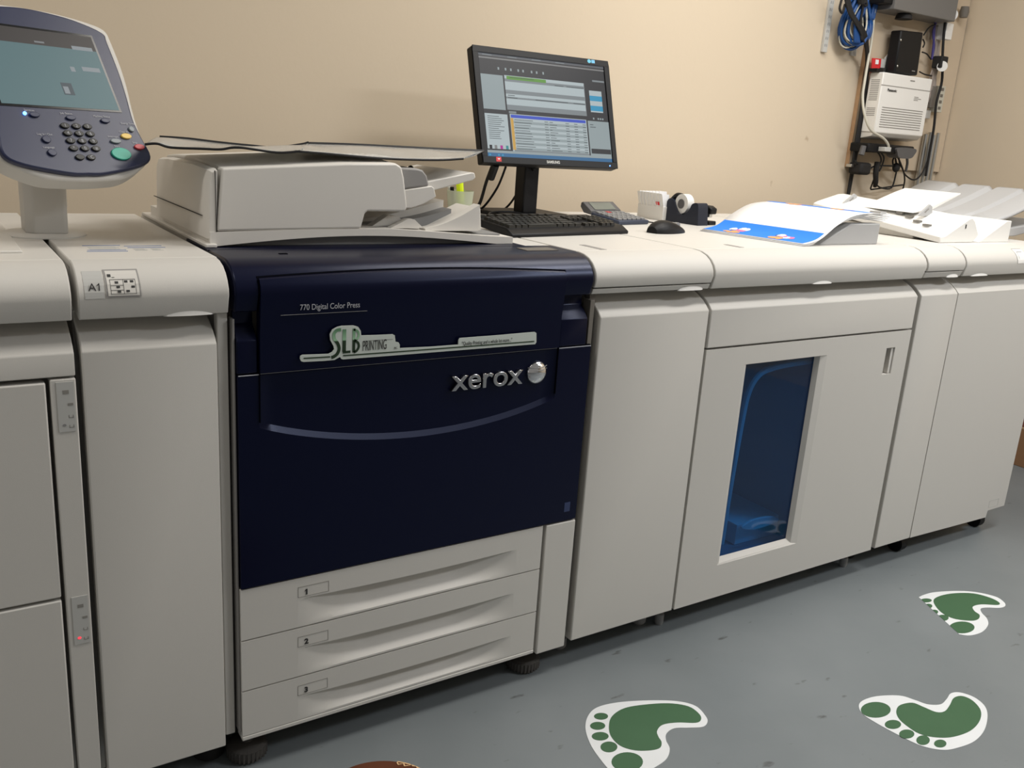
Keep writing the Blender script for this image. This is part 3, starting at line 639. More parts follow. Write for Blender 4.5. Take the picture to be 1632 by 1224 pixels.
mbuild(b, 'bezel', M['black'], t, bevel=.0012)
b = MB(); SX0, SX1, SY0, SY1 = .0170, .4410, .0185, .3005
def sr(x0, x1, y0, y1, m, l=1): b.box(x0, x1, y0, y1, .0002*l, .0002*l+.0003, mk.index(m))
mk = list(S_.keys())
sr(SX0, SX1, SY0, SY1, 'dark', 0)
sr(SX0, SX1, .294, .3005, 'head'); sr(SX0, SX1, .286, .290, 'lime')
for i in range(4): sr(.03+.08*i, .06+.08*i, .2952, .2975, 'grey', 2)
for x in (.075, .098, .115, .139, .155, .183, .200, .222): sr(x, x+.005, .258, .265, 'pane', 2)
sr(.395, .438, .2525, .2575, 'grey', 2)
sr(.019, .089, .148, .243, 'pane'); sr(.020, .092, .040, .136, 'white')
for i in range(12): sr(.028, .060+.02*random.random(), .128-.0055*i, .1295-.0055*i, 'text', 2)
sr(.094, .364, .150, .245, 'grey'); sr(.094, .362, .236, .245, 'white', 2); sr(.101, .231, .2345, .2435, 'green', 3)
sr(.094, .362, .205, .228, 'white', 2); sr(.094, .362, .186, .194, 'white', 2); sr(.094, .362, .164, .181, 'white', 2)
for x0, x1, y in ((.11, .19, .239), (.26, .29, .229), (.30, .36, .229), (.100, .122, .189), (.10, .13, .183), (.19, .30, .183), (.32, .36, .183)): sr(x0, x1, y, y+.0016, 'text', 4)
sr(.098, .122, .1405, .1465, 'grey', 2)
sr(.100, .360, .036, .139, 'white'); sr(.103, .357, .1285, .137, 'blue', 2); sr(.101, .110, .040, .1275, 'orange', 2)
for i in range(12):
    y = .1275-.0073*(i+1)
    if i % 2: sr(.110, .357, y, y+.0073, 'pane', 2)
    for x in (.113, .213, .230, .285, .315, .345): sr(x, x+(.045+.02*random.random() if x == .113 else .03*random.random()+.006 if x == .23 else .012), y+.0025, y+.004, 'text', 3)
sr(.380, .4245, .163, .226, 'white', 2); sr(.380, .4245, .196, .211, 'cyan', 3); sr(.380, .4245, .167, .182, 'cyan', 3)
for x in (.385, .402, .410, .418): sr(x, x+.005, .142, .147, 'pane', 2)
sr(.365, .441, .036, .137, 'pane'); sr(.369, .4395, .042, .056, 'dark', 2)
sr(.372, .384, .125, .127, 'text', 2); sr(.372, .392, .118, .120, 'text', 2)
sr(SX0, SX1, SY0, .029, 'task', 2); sr(SX0, SX1, .029, .036, 'pane'); sr(.105, .360, .036, .040, 'grey', 3)
for x, m in ((.030, 'black'), (.046, 'lime'), (.064, 'magenta'), (.082, 'teal')): sr(x-.004, x+.004, .040, .050, m, 3)
for x in (.022, .050, .062): sr(x, x+.006, .021, .026, 'cyan', 3)
scn = mbuild(b, 'display', [S_[k] for k in mk], t)
mbuild(MB().box(.041, .057, .0045, .0170, .004, .0045), 'red_sticker', M['red'], t); mbuild(MB().prism([(.045, .013), (.053, .013), (.0490, .0085)], 2, .0045, .0049), 'sticker_mark', M['paper'], t)
mbuild(MB().prism(ellipse(.388, .3105, .0065, .0055, 16), 2, .004, .0045), 'round_sticker', mat('sticker_blue', (.10, .45, .62), .4), t); mbuild(MB().box(.396, .408, .306, .3155, .004, .0045), 'square_sticker', mat('sticker_blue_2', (.12, .42, .66), .4), t)
text('maker_name', 'SAMSUNG', .0105, M['label_grey'], t, MP @ Matrix.Translation((.206, .0065, .0041)), .0001, off=.0004, sx=.92)
mbuild(MB().prism(ellipse(.428, .0075, .0018, .0018, 10), 2, .004, .0046), 'power_light', M['blue_led'], t)
MB().box(1.078, 1.128, .735, .785, T+.01, 1.19).build('stand_post', M['black'], t, bevel=.004)
MB().box(1.070, 1.136, .705, .74, 1.15, 1.24).build('tilt_bracket', M['black'], t, bevel=.004)
MB().box(.99, 1.22, .70, .88, T, T+.012).build('stand_foot', M['black'], t, bevel=.004)
def Wp(px, py, y): p = at(px, py, 1, y); return (p.x, p.y, p.z)
def cable(label, pts, r, m, name='cable', cat='cable', k=6, parent=None):
    o = MB().tube(pts, r, 8).build(name, m, parent, smooth='all')
    if not parent: tag(o, label, cat)
    return o
cable(None, [Wp(784, 266, .70), Wp(775, 290, .74), Wp(764, 325, .80), (.98, .86, T+.006)], .0048, M['black'], 'video_cable', parent=t)
MB().tube([Wp(790, 262, .69), Wp(782, 284, .72)], .011, 10).build('cable_plug', M['black'], t)
cable(None, [Wp(806, 266, .72), Wp(792, 300, .78), Wp(768, 332, .84), (1.0, .90, T+.006)], .0034, M['black'], 'power_cable', parent=t)
cable(None, [Wp(852, 268, .72), Wp(835, 290, .82), Wp(815, 322, .90), Wp(800, 337, .93)], .0034, M['black'], 'power_cable', parent=t)
cable('thin black cable curling on the deck behind the keyboard', [(.90, .62, T+.004), (.96, .72, T+.012), (1.04, .74, T+.014), (1.10, .70, T+.006), (1.18, .69, T+.004)], .003, M['black'])

# ---- keyboard
kx0, kx1 = .748, 1.150
t = thing('computer_keyboard', 'black computer keyboard in front of the monitor stand', 'keyboard', (.95, .40, T))
KR = Matrix.Translation((.748, .285, T)) @ Matrix.Rotation(radians(9), 4, 'Z') @ Matrix.Rotation(radians(6), 4, 'X')
def kbuild(mb, name, m, parent, **k):
    o = mb.build(name, m, None, **k); o.data.transform(KR); o.parent = parent; o.matrix_parent_inverse = WORLD(parent).inverted(); return o
KW, KD = .408, .150
kbuild(MB().prism([(-.005, 0), (-.005, .008), (.018, .018), (KD, .018), (KD+.01, .012), (KD+.01, 0)], 0, 0, KW), 'keyboard_case', M['black'], t, bevel=.003)
nk = 0
kd = {}
def key(x, y, w, d):
    k = (round(w, 4), round(d, 4))
    if k not in kd:
        b = MB(); a = .0015
        b.add([(0, 0, 0), (w, 0, 0), (w, d, 0), (0, d, 0), (a, a, .008), (w-a, a, .008), (w-a, d-a, .008), (a, d-a, .008)], [(0, 3, 2, 1), (4, 5, 6, 7), (0, 1, 5, 4), (1, 2, 6, 5), (2, 3, 7, 6), (3, 0, 4, 7)])
        o = kbuild(b, 'key', M['key'], t); kd[k] = o.data
        o2 = o
    else:
        o2 = bpy.data.objects.new('key', kd[k]); COL.objects.link(o2); o2.parent = t; o2.matrix_parent_inverse = WORLD(t).inverted()
    o2.matrix_basis = KR @ Matrix.Translation((x, y, .0165)) @ KR.inverted()
kp = .0172; kw = .0150; kdp = .0160
rows = [[4, 1.3, 6, 1, 1.3, 1], [1.6]+[1]*11+[1.3], [1.4]+[1]*11+[1.6], [1.2]+[1]*12+[1.2], [1]*13+[1.5]]
for r_, row in enumerate([[1.3, 1.1, 1.2, 5.6, 1.2, 1.1, 1.3, 1.3], [2.1]+[1]*9+[2.9], [1.7]+[1]*10+[2.2], [1.5]+[1]*11+[1.4], [1]*12+[1.9]]):
    x = .010
    for u in row: key(x, .018+r_*.0195, u*kp-.0022, kdp); x += u*kp
for r_ in (0, 3, 4):
    for c_ in range(3): key(.265+c_*kp, .018+r_*.0195, kw, kdp)
for r_ in range(5):
    for c_ in range(4 if r_ != 0 else 3): key(.327+c_*kp, .018+r_*.0195, kw, kdp)
for c_ in range(9): key(.010+c_*.028, .126, .020, .013)

# ---- calculator
t = thing('calculator', 'dark desktop calculator tilted up behind the keyboard, right of the monitor', 'calculator', (1.33, .58, T))
KC = Matrix.Translation((1.275, .535, T)) @ Matrix.Rotation(radians(10), 4, 'Z') @ Matrix.Rotation(radians(7), 4, 'X')
def cb(mb, name, m, **k):
    o = mb.build(name, m, None, **k); o.data.transform(KC); o.parent = t; o.matrix_parent_inverse = WORLD(t).inverted(); return o
cb(MB().box(0, .135, 0, .11, 0, .012), 'calculator_case', mat('calc_case', (.035, .045, .075), .45), bevel=.003)
cb(MB().prism([(.110, .004), (.112, .016), (.150, .034), (.156, .030), (.156, .018), (.14, .004)], 0, 0, .135), 'display_hood', M['dkgrey'], bevel=.002)
cb(MB().add([(.02, .1145, .0185), (.115, .1145, .0185), (.115, .144, .0325), (.02, .144, .0325)], [(0, 1, 2, 3)]), 'display', mat('lcd', (.16, .18, .16), .2))
for r_ in range(5):
    for c_ in range(6):
        cb(MB().box(.008+c_*.0205, .024+c_*.0205, .010+r_*.0195, .023+r_*.0195, .011, .0165), 'key', M['red_key'] if (r_ == 4 and c_ == 2) else M['midgrey'], bevel=.001)

# ---- mouse
t = thing('computer_mouse', 'black computer mouse on the deck right of the keyboard', 'mouse', (1.30, .37, T))
KM = Matrix.Translation((1.308, .372, T)) @ Matrix.Rotation(radians(14), 4, 'Z') @ Matrix.Diagonal((1.22, 1.15, 1.0, 1))
def mo(mb, name, m, **k):
    o = mb.build(name, m, None, **k); o.data.transform(KM); o.parent = t; o.matrix_parent_inverse = WORLD(t).inverted(); return o
rows = []
for i in range(15):
    u = i/14; x = -.056+.112*u; wd = .031*abs(math.sin(pi*(.06+.88*u)))**.45; hh = .007+.031*abs(math.sin(pi*min(1, (.05+.93*u)**.85)))**.8*(1-.38*u)
    rows.append([(x, wd*cos(a), hh*max(0, sin(a))**.8) for a in [pi*j/12 for j in range(13)]])
b = MB().grid(rows); b.add(rows[0], [tuple(range(13))]); b.add(rows[-1], [tuple(range(13))]); b.add([r[0] for r in rows]+[r[-1] for r in rows], [tuple(range(15))+tuple(range(29, 14, -1))])
mo(b, 'mouse_body', M['black'], smooth=True)
mo(MB().tube([(.040, -.004, .017), (.040, .004, .017)], .009, 16), 'scroll_wheel', M['midgrey'])
cable('thin black mouse cable running behind the mouse', [(1.36, .40, T+.006), (1.42, .47, T+.003), (1.45, .56, T+.003), (1.40, .66, T+.003)], .0018, M['black'])

# ---- white card box, tape dispenser, stapler
t = thing('card_box', 'open white card box holding fanned paper slips, right of the calculator', 'box', (1.55, .68, T))
q0 = at(1055, 352, 2, T); RB = Matrix.Translation((q0.x, q0.y, T))
def bb(mb, name, m, tt, Rm, **k):
    o = mb.build(name, m, None, **k); o.data.transform(Rm); o.parent = tt; o.matrix_parent_inverse = WORLD(tt).inverted(); return o
bb(MB().box(0, .050, 0, .120, 0, .043), 'box_body', M['white'], t, RB, bevel=.001)
bb(MB().prism([(.001, .043), (.0025, .043), (-.009, .082), (-.0105, .082)], 1, .004, .118), 'front_flap', M['white'], t, RB)
bb(MB().prism([(.0015, .043), (.030, .043), (.020, .080), (-.009, .080)], 1, .002, .0035), 'end_flap', M['paper'], t, RB)
for i in range(7): bb(MB().prism([(.002, .030), (.032, .030), (.018, .088-.0012*i), (-.013, .090-.001*i)], 1, .012+.015*i, .0135+.015*i), 'paper_slip', M['paper'], t, RB, bevel=.0004)
bb(MB().prism([(-.0008, .046), (.0, .046), (-.0035, .056), (-.0043, .056)], 1, .018, .034), 'red_print', M['red'], t, RB)
t = thing('tape_dispenser', 'black tape dispenser with a white roll, between the card box and the stapler', 'tape dispenser', (1.66, .64, T))
RT = Matrix.Translation((at(1110, 360, 2, T).x+.022, at(1110, 360, 2, T).y+.072, T)) @ Matrix.Rotation(radians(-84), 4, 'Z') @ Matrix.Diagonal((.95, 1.25, 1.1, 1))
bb(MB().prism(smooth_open([(-.070, .0), (-.074, .035), (-.060, .062), (-.040, .060), (-.030, .044), (-.012, .026), (.012, .026), (.030, .040), (.040, .056), (.062, .058), (.068, .03), (.072, 0)], 4), 1, -.018, .018), 'dispenser_body', mat('dark_navy_plastic', (.012, .016, .03), .4), t, RT, smooth=True)
bb(MB().tube([(-.012, -.012, .052), (-.012, .012, .052)], .027, 28), 'tape_roll', M['white'], t, RT, smooth=True)
bb(MB().tube([(-.012, -.014, .052), (-.012, .014, .052)], .013, 20), 'roll_hub', M['dkgrey'], t, RT, smooth=True)
bb(MB().tube([(-.070, -.0, .050), (-.045, 0, .070), (-.02, 0, .068)], .010, 10), 'cutter_arm', M['black'], t, RT, smooth=True)
t = thing('stapler', 'black stapler lying past the tape dispenser, nearest the printed sheets', 'stapler', (1.75, .62, T))
RS = Matrix.Translation((at(1129, 359, 2, T).x+.012, at(1129, 359, 2, T).y+.045, T)) @ Matrix.Rotation(radians(-84), 4, 'Z') @ Matrix.Diagonal((1, 1, 1.25, 1))
bb(MB().prism([(-.045, 0), (-.045, .008), (.045, .010), (.046, 0)], 1, -.017, .017), 'stapler_base', M['black'], t, RS, bevel=.003)
bb(MB().prism([(-.045, .030), (-.040, .046), (.030, .046), (.046, .040), (.045, .026), (-.02, .028)], 1, -.015, .015), 'stapler_arm', M['black'], t, RS, bevel=.004)
bb(MB().box(-.03, .035, -.007, .007, .018, .028), 'staple_rail', M['steel'], t, RS, bevel=.001)
bb(MB().box(-.040, -.026, -.010, .010, .006, .034), 'hinge', M['black'], t, RS)

# ---- pen cup
t = thing('pen_cup', 'translucent plastic pen cup behind the scanner tray', 'cup', (.845, .70, T))
cxx, cyy = .857, .715
MB().lathe([(.030, 0), (.037, .070), (.0375, .072), (.0355, .072), (.0285, .003), (.0001, .003)], (cxx, cyy, T), 32).build('cup_wall', M['cloudy'], t, smooth=True)
t = MB().tube([(cxx+.008, cyy, T+.006), (cxx-.004, cyy, T+.094)], .0100, 12).build('highlighter', M['yellow'], smooth=True); tag(t, 'neon yellow highlighter standing in the translucent cup', 'highlighter')
t = MB().tube([(cxx+.004, cyy+.018, T+.006), (cxx-.026, cyy+.02, T+.082)], .004, 10).build('pen', M['white'], smooth=True); tag(t, 'white pen leaning left in the translucent cup', 'pen')
t = MB().tube([(cxx-.012, cyy+.014, T+.006), (cxx-.020, cyy+.012, T+.080)], .0055, 10).build('marker_pen', M['black'], smooth=True); tag(t, 'dark pen in the translucent cup beside the highlighter', 'pen')

# ---- printed sheets curling over the stacker exit
def curve_x(v):   # v in 0..1 from low left edge to the high right edge
    P = smooth_open([(1.470, T+.003), (1.535, 1.000), (1.600, 1.036), (1.665, 1.060), (1.74, 1.066), (1.80, 1.062), (1.850, 1.056)], 8)
    i = min(int(v*(len(P)-1)), len(P)-2); f = v*(len(P)-1)-i; return (P[i][0]*(1-f)+P[i+1][0]*f, P[i][1]*(1-f)+P[i+1][1]*f)
def sheet_pt(u, v, k):  # u: along depth, k: stack height
    x, z = curve_x(v); lx = x-1.52+.0035*k; ly = .325*u-.002*k; ca, sa = cos(.15), sin(.15)
    return (1.545+lx*ca-ly*sa, .082+lx*sa*.35+ly*ca, z-.010+.0032*k+.0035*max(0, v-.55)*k)
for k in range(5):
    rows = [[sheet_pt(u/6, v/30*(1-.012*(4-k))+.0, k) for u in range(7)] for v in range(31)]
    o = MB().grid(rows).build('printed_sheet', M['paper'], None, smooth='all', solid=.0016 if k < 4 else .0012)
    tag(o, ['bottom sheet of the curled paper stack on the stacker exit', 'second sheet from the bottom of the curled paper stack', 'middle sheet of the curled paper stack', 'sheet just under the blue-banded top print', 'top print with two blue bands, curling over the stacker exit'][k], 'paper', 'printed sheets on the stacker exit')
    if k == 4: top = o
def band(v0, v1, u0, u1, name, m, off=.0011, n=14):
    rows = [[tuple(Vector(sheet_pt(u0+(u1-u0)*j/6, v0+(v1-v0)*i/n, 4))+Vector((0, 0, off))) for j in range(7)] for i in range(n+1)]
    return MB().grid(rows).build(name, m, top, smooth='all')
def blob_band(v0, v1, name='blue_band'):
    return band(v0, v1, .0 if 0 else .025, 1.0, name, M['print_blue'])
blob_band(.02, .235); blob_band(.66, .80)
pk = mat('print_pink', (.75, .18, .35), .6); og = mat('print_orange', (.85, .35, .12), .6); wh = mat('print_white', (.85, .85, .88), .6); dk = mat('print_navy', (.05, .06, .22), .6)
for (uc, vc) in ((.30, .10), (.74, .10), (.30, .725), (.74, .725)):
    rr = random.Random(int(uc*100))
    for m_, n_ in ((og, 7), (wh, 3), (pk, 5), (dk, 2)):
        b = MB()
        for _ in range(n_):
            du = (.0 if m_ is wh else -.045 if m_ is pk else 0)+rr.uniform(-.06, .06); dv = (-.045 if m_ is og else .02 if m_ is pk else .03)+rr.uniform(-.025, .025)
            s = rr.uniform(.014, .036); pts = []
            for a in range(8): pts.append(tuple(Vector(sheet_pt(uc+du+s*cos(a*pi/4)*1.1, max(.005, vc+dv*.8+s*.9*sin(a*pi/4)), 4))+Vector((0, 0, .0016))))
            b.add(pts, [tuple(range(8))])
        b.build('abstract_motif', m_, top)

# ---- inserter unit on the finisher
t = thing('sheet_inserter', 'white sheet inserter with sloping top standing on the finisher deck', 'inserter', (2.25, .45, T))
near = [(2.150, T), (2.150, 1.004), (2.172, 1.006), (2.285, 1.058), (2.300, 1.060), (2.316, 1.050), (2.350, 1.008), (2.323, T)]
far = [(2.150, 1.036), (2.150, 1.056), (2.172, 1.064), (2.270, 1.088), (2.300, 1.090), (2.330, 1.080), (2.350, 1.050), (2.323, 1.036)]
b = MB(); b.grid([[(x, .10, z) for x, z in near], [(x, .58, z) for x, z in far]], 0, True); b.add([(x, .10, z) for x, z in near], [tuple(range(8))]); b.add([(x, .58, z) for x, z in far], [tuple(range(8))])
b.build('inserter_body', M['white'], t, bevel=.003)
MB().box(2.165, 2.31, .20, .56, T, 1.012).build('inserter_base', M['plastic_top'], t, bevel=.003)
MB().box(2.268, 2.272, .0985, .1005, 1.028, 1.040).build('mark', M['ink'], t)
for y0, z0 in ((.50, 1.060), (.22, 1.052)):
    pgd = MB().prism([(2.20, z0), (2.255, z0+.036), (2.270, z0+.030), (2.278, z0)], 1, y0, y0+.006).build('side_guide', M['tray_grey'], t, bevel=.001)
    MB().prism([(2.232, z0+.012), (2.25, z0+.024), (2.254, z0+.022), (2.237, z0+.010)], 1, y0-.0008, y0).build('guide_print', M['ink_soft'], pgd)
MB().prism([(2.22, 1.058), (2.285, 1.072), (2.40, 1.108), (2.46, 1.124), (2.46, 1.119), (2.30, 1.062)], 1, .25, .455).build('input_tray', M['white'], t, bevel=.002)
b = MB()
for x, y in ((2.19, .17), (2.20, .21), (2.215, .25), (2.225, .29)):
    for k in range(3): b.box(x+.006*k, x+.006*k+.003, y, y+.022, 1.012+(x-2.17)*.47+.06*(y-.1), 1.0175+(x-2.17)*.47+.07*(y-.1))
b.build('printed_symbols', M['ink_soft'], t)
MB().box(2.185, 2.215, .34, .38, 1.03, 1.052).build('latch', M['tray_grey'], t)
t = thing('catch_tray', 'ribbed pale grey output tray rising at the right end of the finisher', 'tray', (2.6, .45, T))
MB().prism([(2.355, T), (2.362, .989), (2.495, 1.052), (2.522, 1.052), (2.524, T)], 1, .10, .60).build('tray_mount', M['white'], t, bevel=.003)
rows = []
ys = [.15, .16, .24, .255, .27, .35, .37, .39, .48, .50, .52, .63]; zs = [0, .004, .004, -.010, .004, .004, -.010, .004, .004, -.010, .004, .006]
for x, z in ((2.500, 1.040), (2.60, 1.060), (2.72, 1.095), (2.84, 1.135), (2.86, 1.138)): rows.append([(x, y, z+dz) for y, dz in zip(ys, zs)])
MB().grid(rows).build('tray_surface', M['tray_grey'], t, smooth=True, solid=.008)
MB().prism([(2.60, .995), (2.668, .995), (2.90, 1.03), (2.90, 1.045), (2.60, 1.02)], 1, .16, .60).build('lower_tray', M['tray_grey'], t, bevel=.003)

# ================================================================ WALL EQUIPMENT
BX0, BX1 = 2.900, 3.545
BY = WY-.018
t = thing('mounting_board', 'cream painted plywood board on the back wall near the corner', 'board', (3.2, WY, 1.17))
MB().box(BX0, BX1, BY, WY-.0005, 1.172, 2.35).build('board_face', M['board'], t); MB().box(BX0-.004, BX0, BY-.001, WY-.001, 1.172, 2.35).build('board_side', M['board_edge'], t)
def slotrail(x, z0, label):
    t = thing('slotted_rail', label, 'shelf rail', (x, WY, z0), group=None)
    MB().box(x-.013, x+.013, WY-.012, WY-.0005, z0, 2.3).build('rail', M['label_grey'], t, bevel=.001)
    b = MB(); z = z0+.02
    while z < 2.2: b.box(x-.007, x-.003, WY-.0126, WY-.0118, z, z+.010); b.box(x+.003, x+.006, WY-.0126, WY-.0118, z, z+.010); z += .026
    b.build('slots', M['midgrey'], t)
slotrail(2.652, 1.601, 'longer slotted metal shelf rail on the bare wall, left of the cable coil')
slotrail(2.830, 1.605, 'short end of slotted metal rail showing below the blue cable coil')
# cable coil
t = thing('cable_coil', 'hanging coil of blue and white network cables at the top edge', 'cable coil', (2.765, .98, 1.70))
b = MB(); rr = random.Random(4)
def loop(cx, cz, rx, rz, y, r, mi, tilt=0):
    pts = [Vector((cx+rx*cos(a)+tilt*rz*sin(a), y+.01*sin(2*a), cz+rz*sin(a))) for a in [2*pi*i/28 for i in range(29)]]
    return pts, r, mi
bw = MB()
for i in range(9):
    p, r, _ = loop(2.750+rr.uniform(-.012, .03), 1.715+rr.uniform(-.006, .02), .058+rr.uniform(-.016, .014), .085+rr.uniform(-.012, .008), .975+.005*i, .0062, 0, rr.uniform(-.12, .2)); b.tube(p, r, 8, smooth=False)
for i in range(5):
    p, r, _ = loop(2.752+rr.uniform(-.02, .03), 1.715+rr.uniform(-.006, .02), .060+rr.uniform(-.02, .016), .082+rr.uniform(-.014, .01), .972+.008*i, .0034, 0, rr.uniform(-.12, .2)); bw.tube(p, r, 8, smooth=False)
for i in range(5): b.tube([(2.735+.006*i, .968, 1.64), (2.715+.006*i, .965, 1.72), (2.745+.006*i, .966, 1.80), (2.77+.006*i, .975, 2.0)], .006, 8)
for i in range(3): b.tube([(2.835+.008*i, .99, 1.74), (2.842+.008*i, .99, 1.80), (2.86+.008*i, .99, 2.0)], .006, 8)
b.build('blue_cable', M['cable_blue'], t, smooth='all'); bw.build('white_cable', M['cable_white'], t, smooth='all')
def bundle(label, lines, r, m=None, name='cable'):
    b = MB()
    for l in lines: b.tube(l, r, 8)
    return tag(b.build(name, m or M['black_matte'], smooth='all'), label, 'cable')
def wp(cx, cy, y=1.0): p = at(1280+cx*.2157, cy*.2157, 1, y); return (p.x, p.y, p.z)
bundle('thick black cable bundle running down the left edge of the wall board',
       [[wp(310+dx, -60, .96), wp(350+dx, 100, .955), wp(440+dx, 240, .96), wp(468+dx*.6, 360, .985), wp(470+dx*.6, 480, 1.01), wp(450+dx*.8, 700, 1.015), wp(425+dx, 880, 1.01), wp(395+dx, 1050, 1.01), wp(372+dx*.6, 1200, 1.015), wp(355+dx*.5, 1300, 1.03), wp(320+dx*.4, 1500, 1.035)] for dx in (0, 9, 18, -8)], .0048)
bundle('tangled black cables crossing the blue coil',
       [[wp(420, -40, .96), wp(440, 60, .955), wp(425, 160, .955), wp(430, 300, .96)], [wp(455, -40, .96), wp(470, 40, .955), wp(430, 20, .955)], [wp(370, 150, .958), wp(420, 230, .955), wp(450, 320, .965)], [wp(290, -20, .965), wp(270, 60, .965), wp(290, 95, .965), wp(310, 30, .965)]], .0045)
tag(MB().tube([wp(430, -40, .95), wp(440, 20, .95)], .018, 12).build('plug_cluster', M['black_matte'], smooth=True), 'dark lump of plugs above the blue coil', 'plug')
bundle('white network cable curving across the front of the white phone unit', [[wp(545, -40, .99), wp(530, 60, .99), wp(505, 300, .99), wp(480, 450, .985), wp(455, 600, .96), wp(440, 720, .95), wp(455, 850, .93), wp(500, 960, .915), wp(590, 1020, .91), wp(628, 1070, .91), wp(625, 1110, .915), wp(590, 1105, .93)]], .0052, M['cable_white'], 'network_cable')
def fbox(b, c, y, mi=0, y1=None, thick=None):
    """box whose front face corners (crop px: TL,TR,BR,BL) lie on plane y, extruded back to y1"""
    P = [wp(*q, y) for q in c]; y1 = y1 or BY-.001
    b.add(P+[(p[0], y1, p[2]) for p in P], [(0, 1, 2, 3), (7, 6, 5, 4), (0, 4, 5, 1), (1, 5, 6, 2), (2, 6, 7, 3), (3, 7, 4, 0)], mi); return b
def rbox(x0, x1, y, z0, z1, y1=None): return MB().box(x0, x1, y, y1 or BY-.001, z0, z1)
# grey wall cabinet at the top
t = thing('wall_cabinet', 'dark grey metal equipment box at the very top of the board', 'equipment box', (3.08, BY, 1.78))
rbox(2.875, 3.285, .92, 1.778, 2.05).build('box_shell', mat('painted_steel_box', (.15, .145, .14), .45), t, bevel=.003)
MB().box(2.82, 2.875, .93, WY-.02, 1.795, 2.05).build('side_module', M['black'], t, bevel=.003)
MB().lathe([(.034, 0), (.030, .016), (.022, .022)], (3.00, .96, 1.757), 24).build('cable_gland', M['black_matte'], t, smooth=True)
t = thing('power_conduit', 'white plastic trunking with round plugs beside the dark grey box', 'trunking', (3.38, BY, 1.7))
MB().box(3.315, 3.335, .99, BY, 1.79, 2.2).box(3.355, 3.370, .99, BY, 1.79, 2.2).build('trunking', M['cable_white'], t)
t = MB().tube([wp(1100, 110, .94), wp(1100, 110, .985)], .023, 24).build('round_plug', M['white'], smooth=True); tag(t, 'upper round white plug beside the dark grey box', 'plug')
t = MB().tube([wp(1028, 490, .955), wp(1028, 490, 1.0)], .021, 24).build('round_plug', M['white'], smooth=True); tag(t, 'lower round white plug right of the black modem', 'plug')
x, y, z = wp(1190, 90, 1.0); tag(MB().lathe([(.016, -.022), (.020, 0), (.016, .022)], (x, y, z), 16).build('adapter', M['dim'], smooth=True), 'dark round adapter at the right end of the dark grey box', 'adapter')
x, y, z = wp(1055, 235, .98); tag(MB().box(x-.022, x+.026, .965, BY, z-.032, z+.034).build('junction_box', M['white'], bevel=.003), 'small white junction box under the right end of the dark grey box', 'junction box')
# modem, paper, card
t = thing('modem', 'upright black modem leaning on top of the white phone unit', 'modem', (3.09, .99, 1.56))
m_ = fbox(MB(), [(728, 222), (890, 240), (845, 560), (675, 535)], .955, y1=1.005).build('modem_case', M['black'], t, bevel=.006)
b = MB()
for cx, cy in ((722, 296), (697, 488)): x, y, z = wp(cx, cy, .9535); b.ell((x, y, z), (.004, .003, .005), 0, 12, 6)
b.build('screw', M['steel'], t, smooth='all')
x, y, z = wp(815, 525, .954); MB().box(x-.01, x+.01, .9535, .956, z-.0015, z+.0015).build('maker_mark', M['grey'], t)
t = thing('folded_leaflet', 'white folded leaflet propped behind the black modem', 'leaflet', (3.03, 1.01, 1.56))
P = [wp(600, 432, 1.015), wp(715, 282, 1.015), wp(690, 545, 1.012), wp(650, 530, 1.012)]; MB().add(P, [(0, 1, 2, 3)]).build('leaflet_page', M['paper'], t, solid=.002)
MB().add([wp(635, 455, 1.0125), wp(660, 425, 1.0125), wp(655, 445, 1.0125), wp(640, 462, 1.0125)], [(0, 1, 2, 3)]).build('green_print', mat('leaflet_green', (.03, .28, .08), .6), t, solid=.0006)
MB().add([wp(655, 395, 1.0125), wp(690, 350, 1.0125), wp(690, 368, 1.0125), wp(660, 405, 1.0125)], [(0, 1, 2, 3)]).build('black_print', M['ink'], t, solid=.0006)
t = thing('product_card', 'red and white backing card tucked left of the black modem', 'card', (2.95, 1.01, 1.55))
fbox(MB(), [(512, 428), (578, 435), (568, 540), (503, 538)], 1.008, y1=1.011).build('red_panel', M['red'], t)
fbox(MB(), [(578, 435), (655, 445), (645, 540), (568, 540)], 1.009, y1=1.011).build('grey_panel', M['label_grey'], t)
fbox(MB(), [(538, 440), (560, 442), (556, 475), (535, 474)], 1.006, y1=1.008).build('white_patch', M['paper'], t)
fbox(MB(), [(580, 500), (640, 505), (640, 530), (580, 530)], .998, y1=1.008).build('metal_clip', M['ink'], t)
# phone system
t = thing('phone_system', 'white wall-mounted phone exchange unit with louvred lower half', 'phone unit', (3.06, BY, 1.30))
MB().box(2.95, 3.20, 1.0, 1.031, 1.32, 1.53).build('wall_bracket', M['grey'], t); MB().box(2.905, 3.235, .94, 1.004, 1.315, 1.548).build('unit_case', M['white'], t, bevel=.004)
MB().prism([(.955, 1.30), (.94, 1.317), (1.004, 1.317), (1.004, 1.29)], 0, 2.908, 3.230).build('lower_skirt', M['plastic_top'], t, bevel=.002)
MB().box(2.902, 3.236, .9385, .9405, 1.4985, 1.5005).build('lid_seam', M['ink_soft'], t)
b = MB()
for k in range(9): b.box(2.930, 3.205, .9385, .9405, 1.338+k*.0095, 1.3405+k*.0095)
b.build('louvres', M['ink_soft'], t)
text('maker_name', 'Panasonic', .0155, M['ink'], t, front(2.945, .9385, 1.478), .0002, off=.0003); MB().box(3.085, 3.115, .9388, .9402, 1.528, 1.532).build('faint_print', M['ink_soft'], t)
b = MB()
for k in range(3): b.box(3.130, 3.158+.02*(k == 1), .9388, .9402, 1.468-.006*k, 1.470-.006*k)
b.build('small_print', M['ink_soft'], t)
b = MB()
for k in range(12): b.box(2.9044, 2.9052, .952, .992, 1.44+k*.007, 1.443+k*.007)
for k in range(5): b.box(2.9044, 2.9052, .952, .992, 1.38+k*.007, 1.383+k*.007)
b.build('side_vents', M['grey'], t)
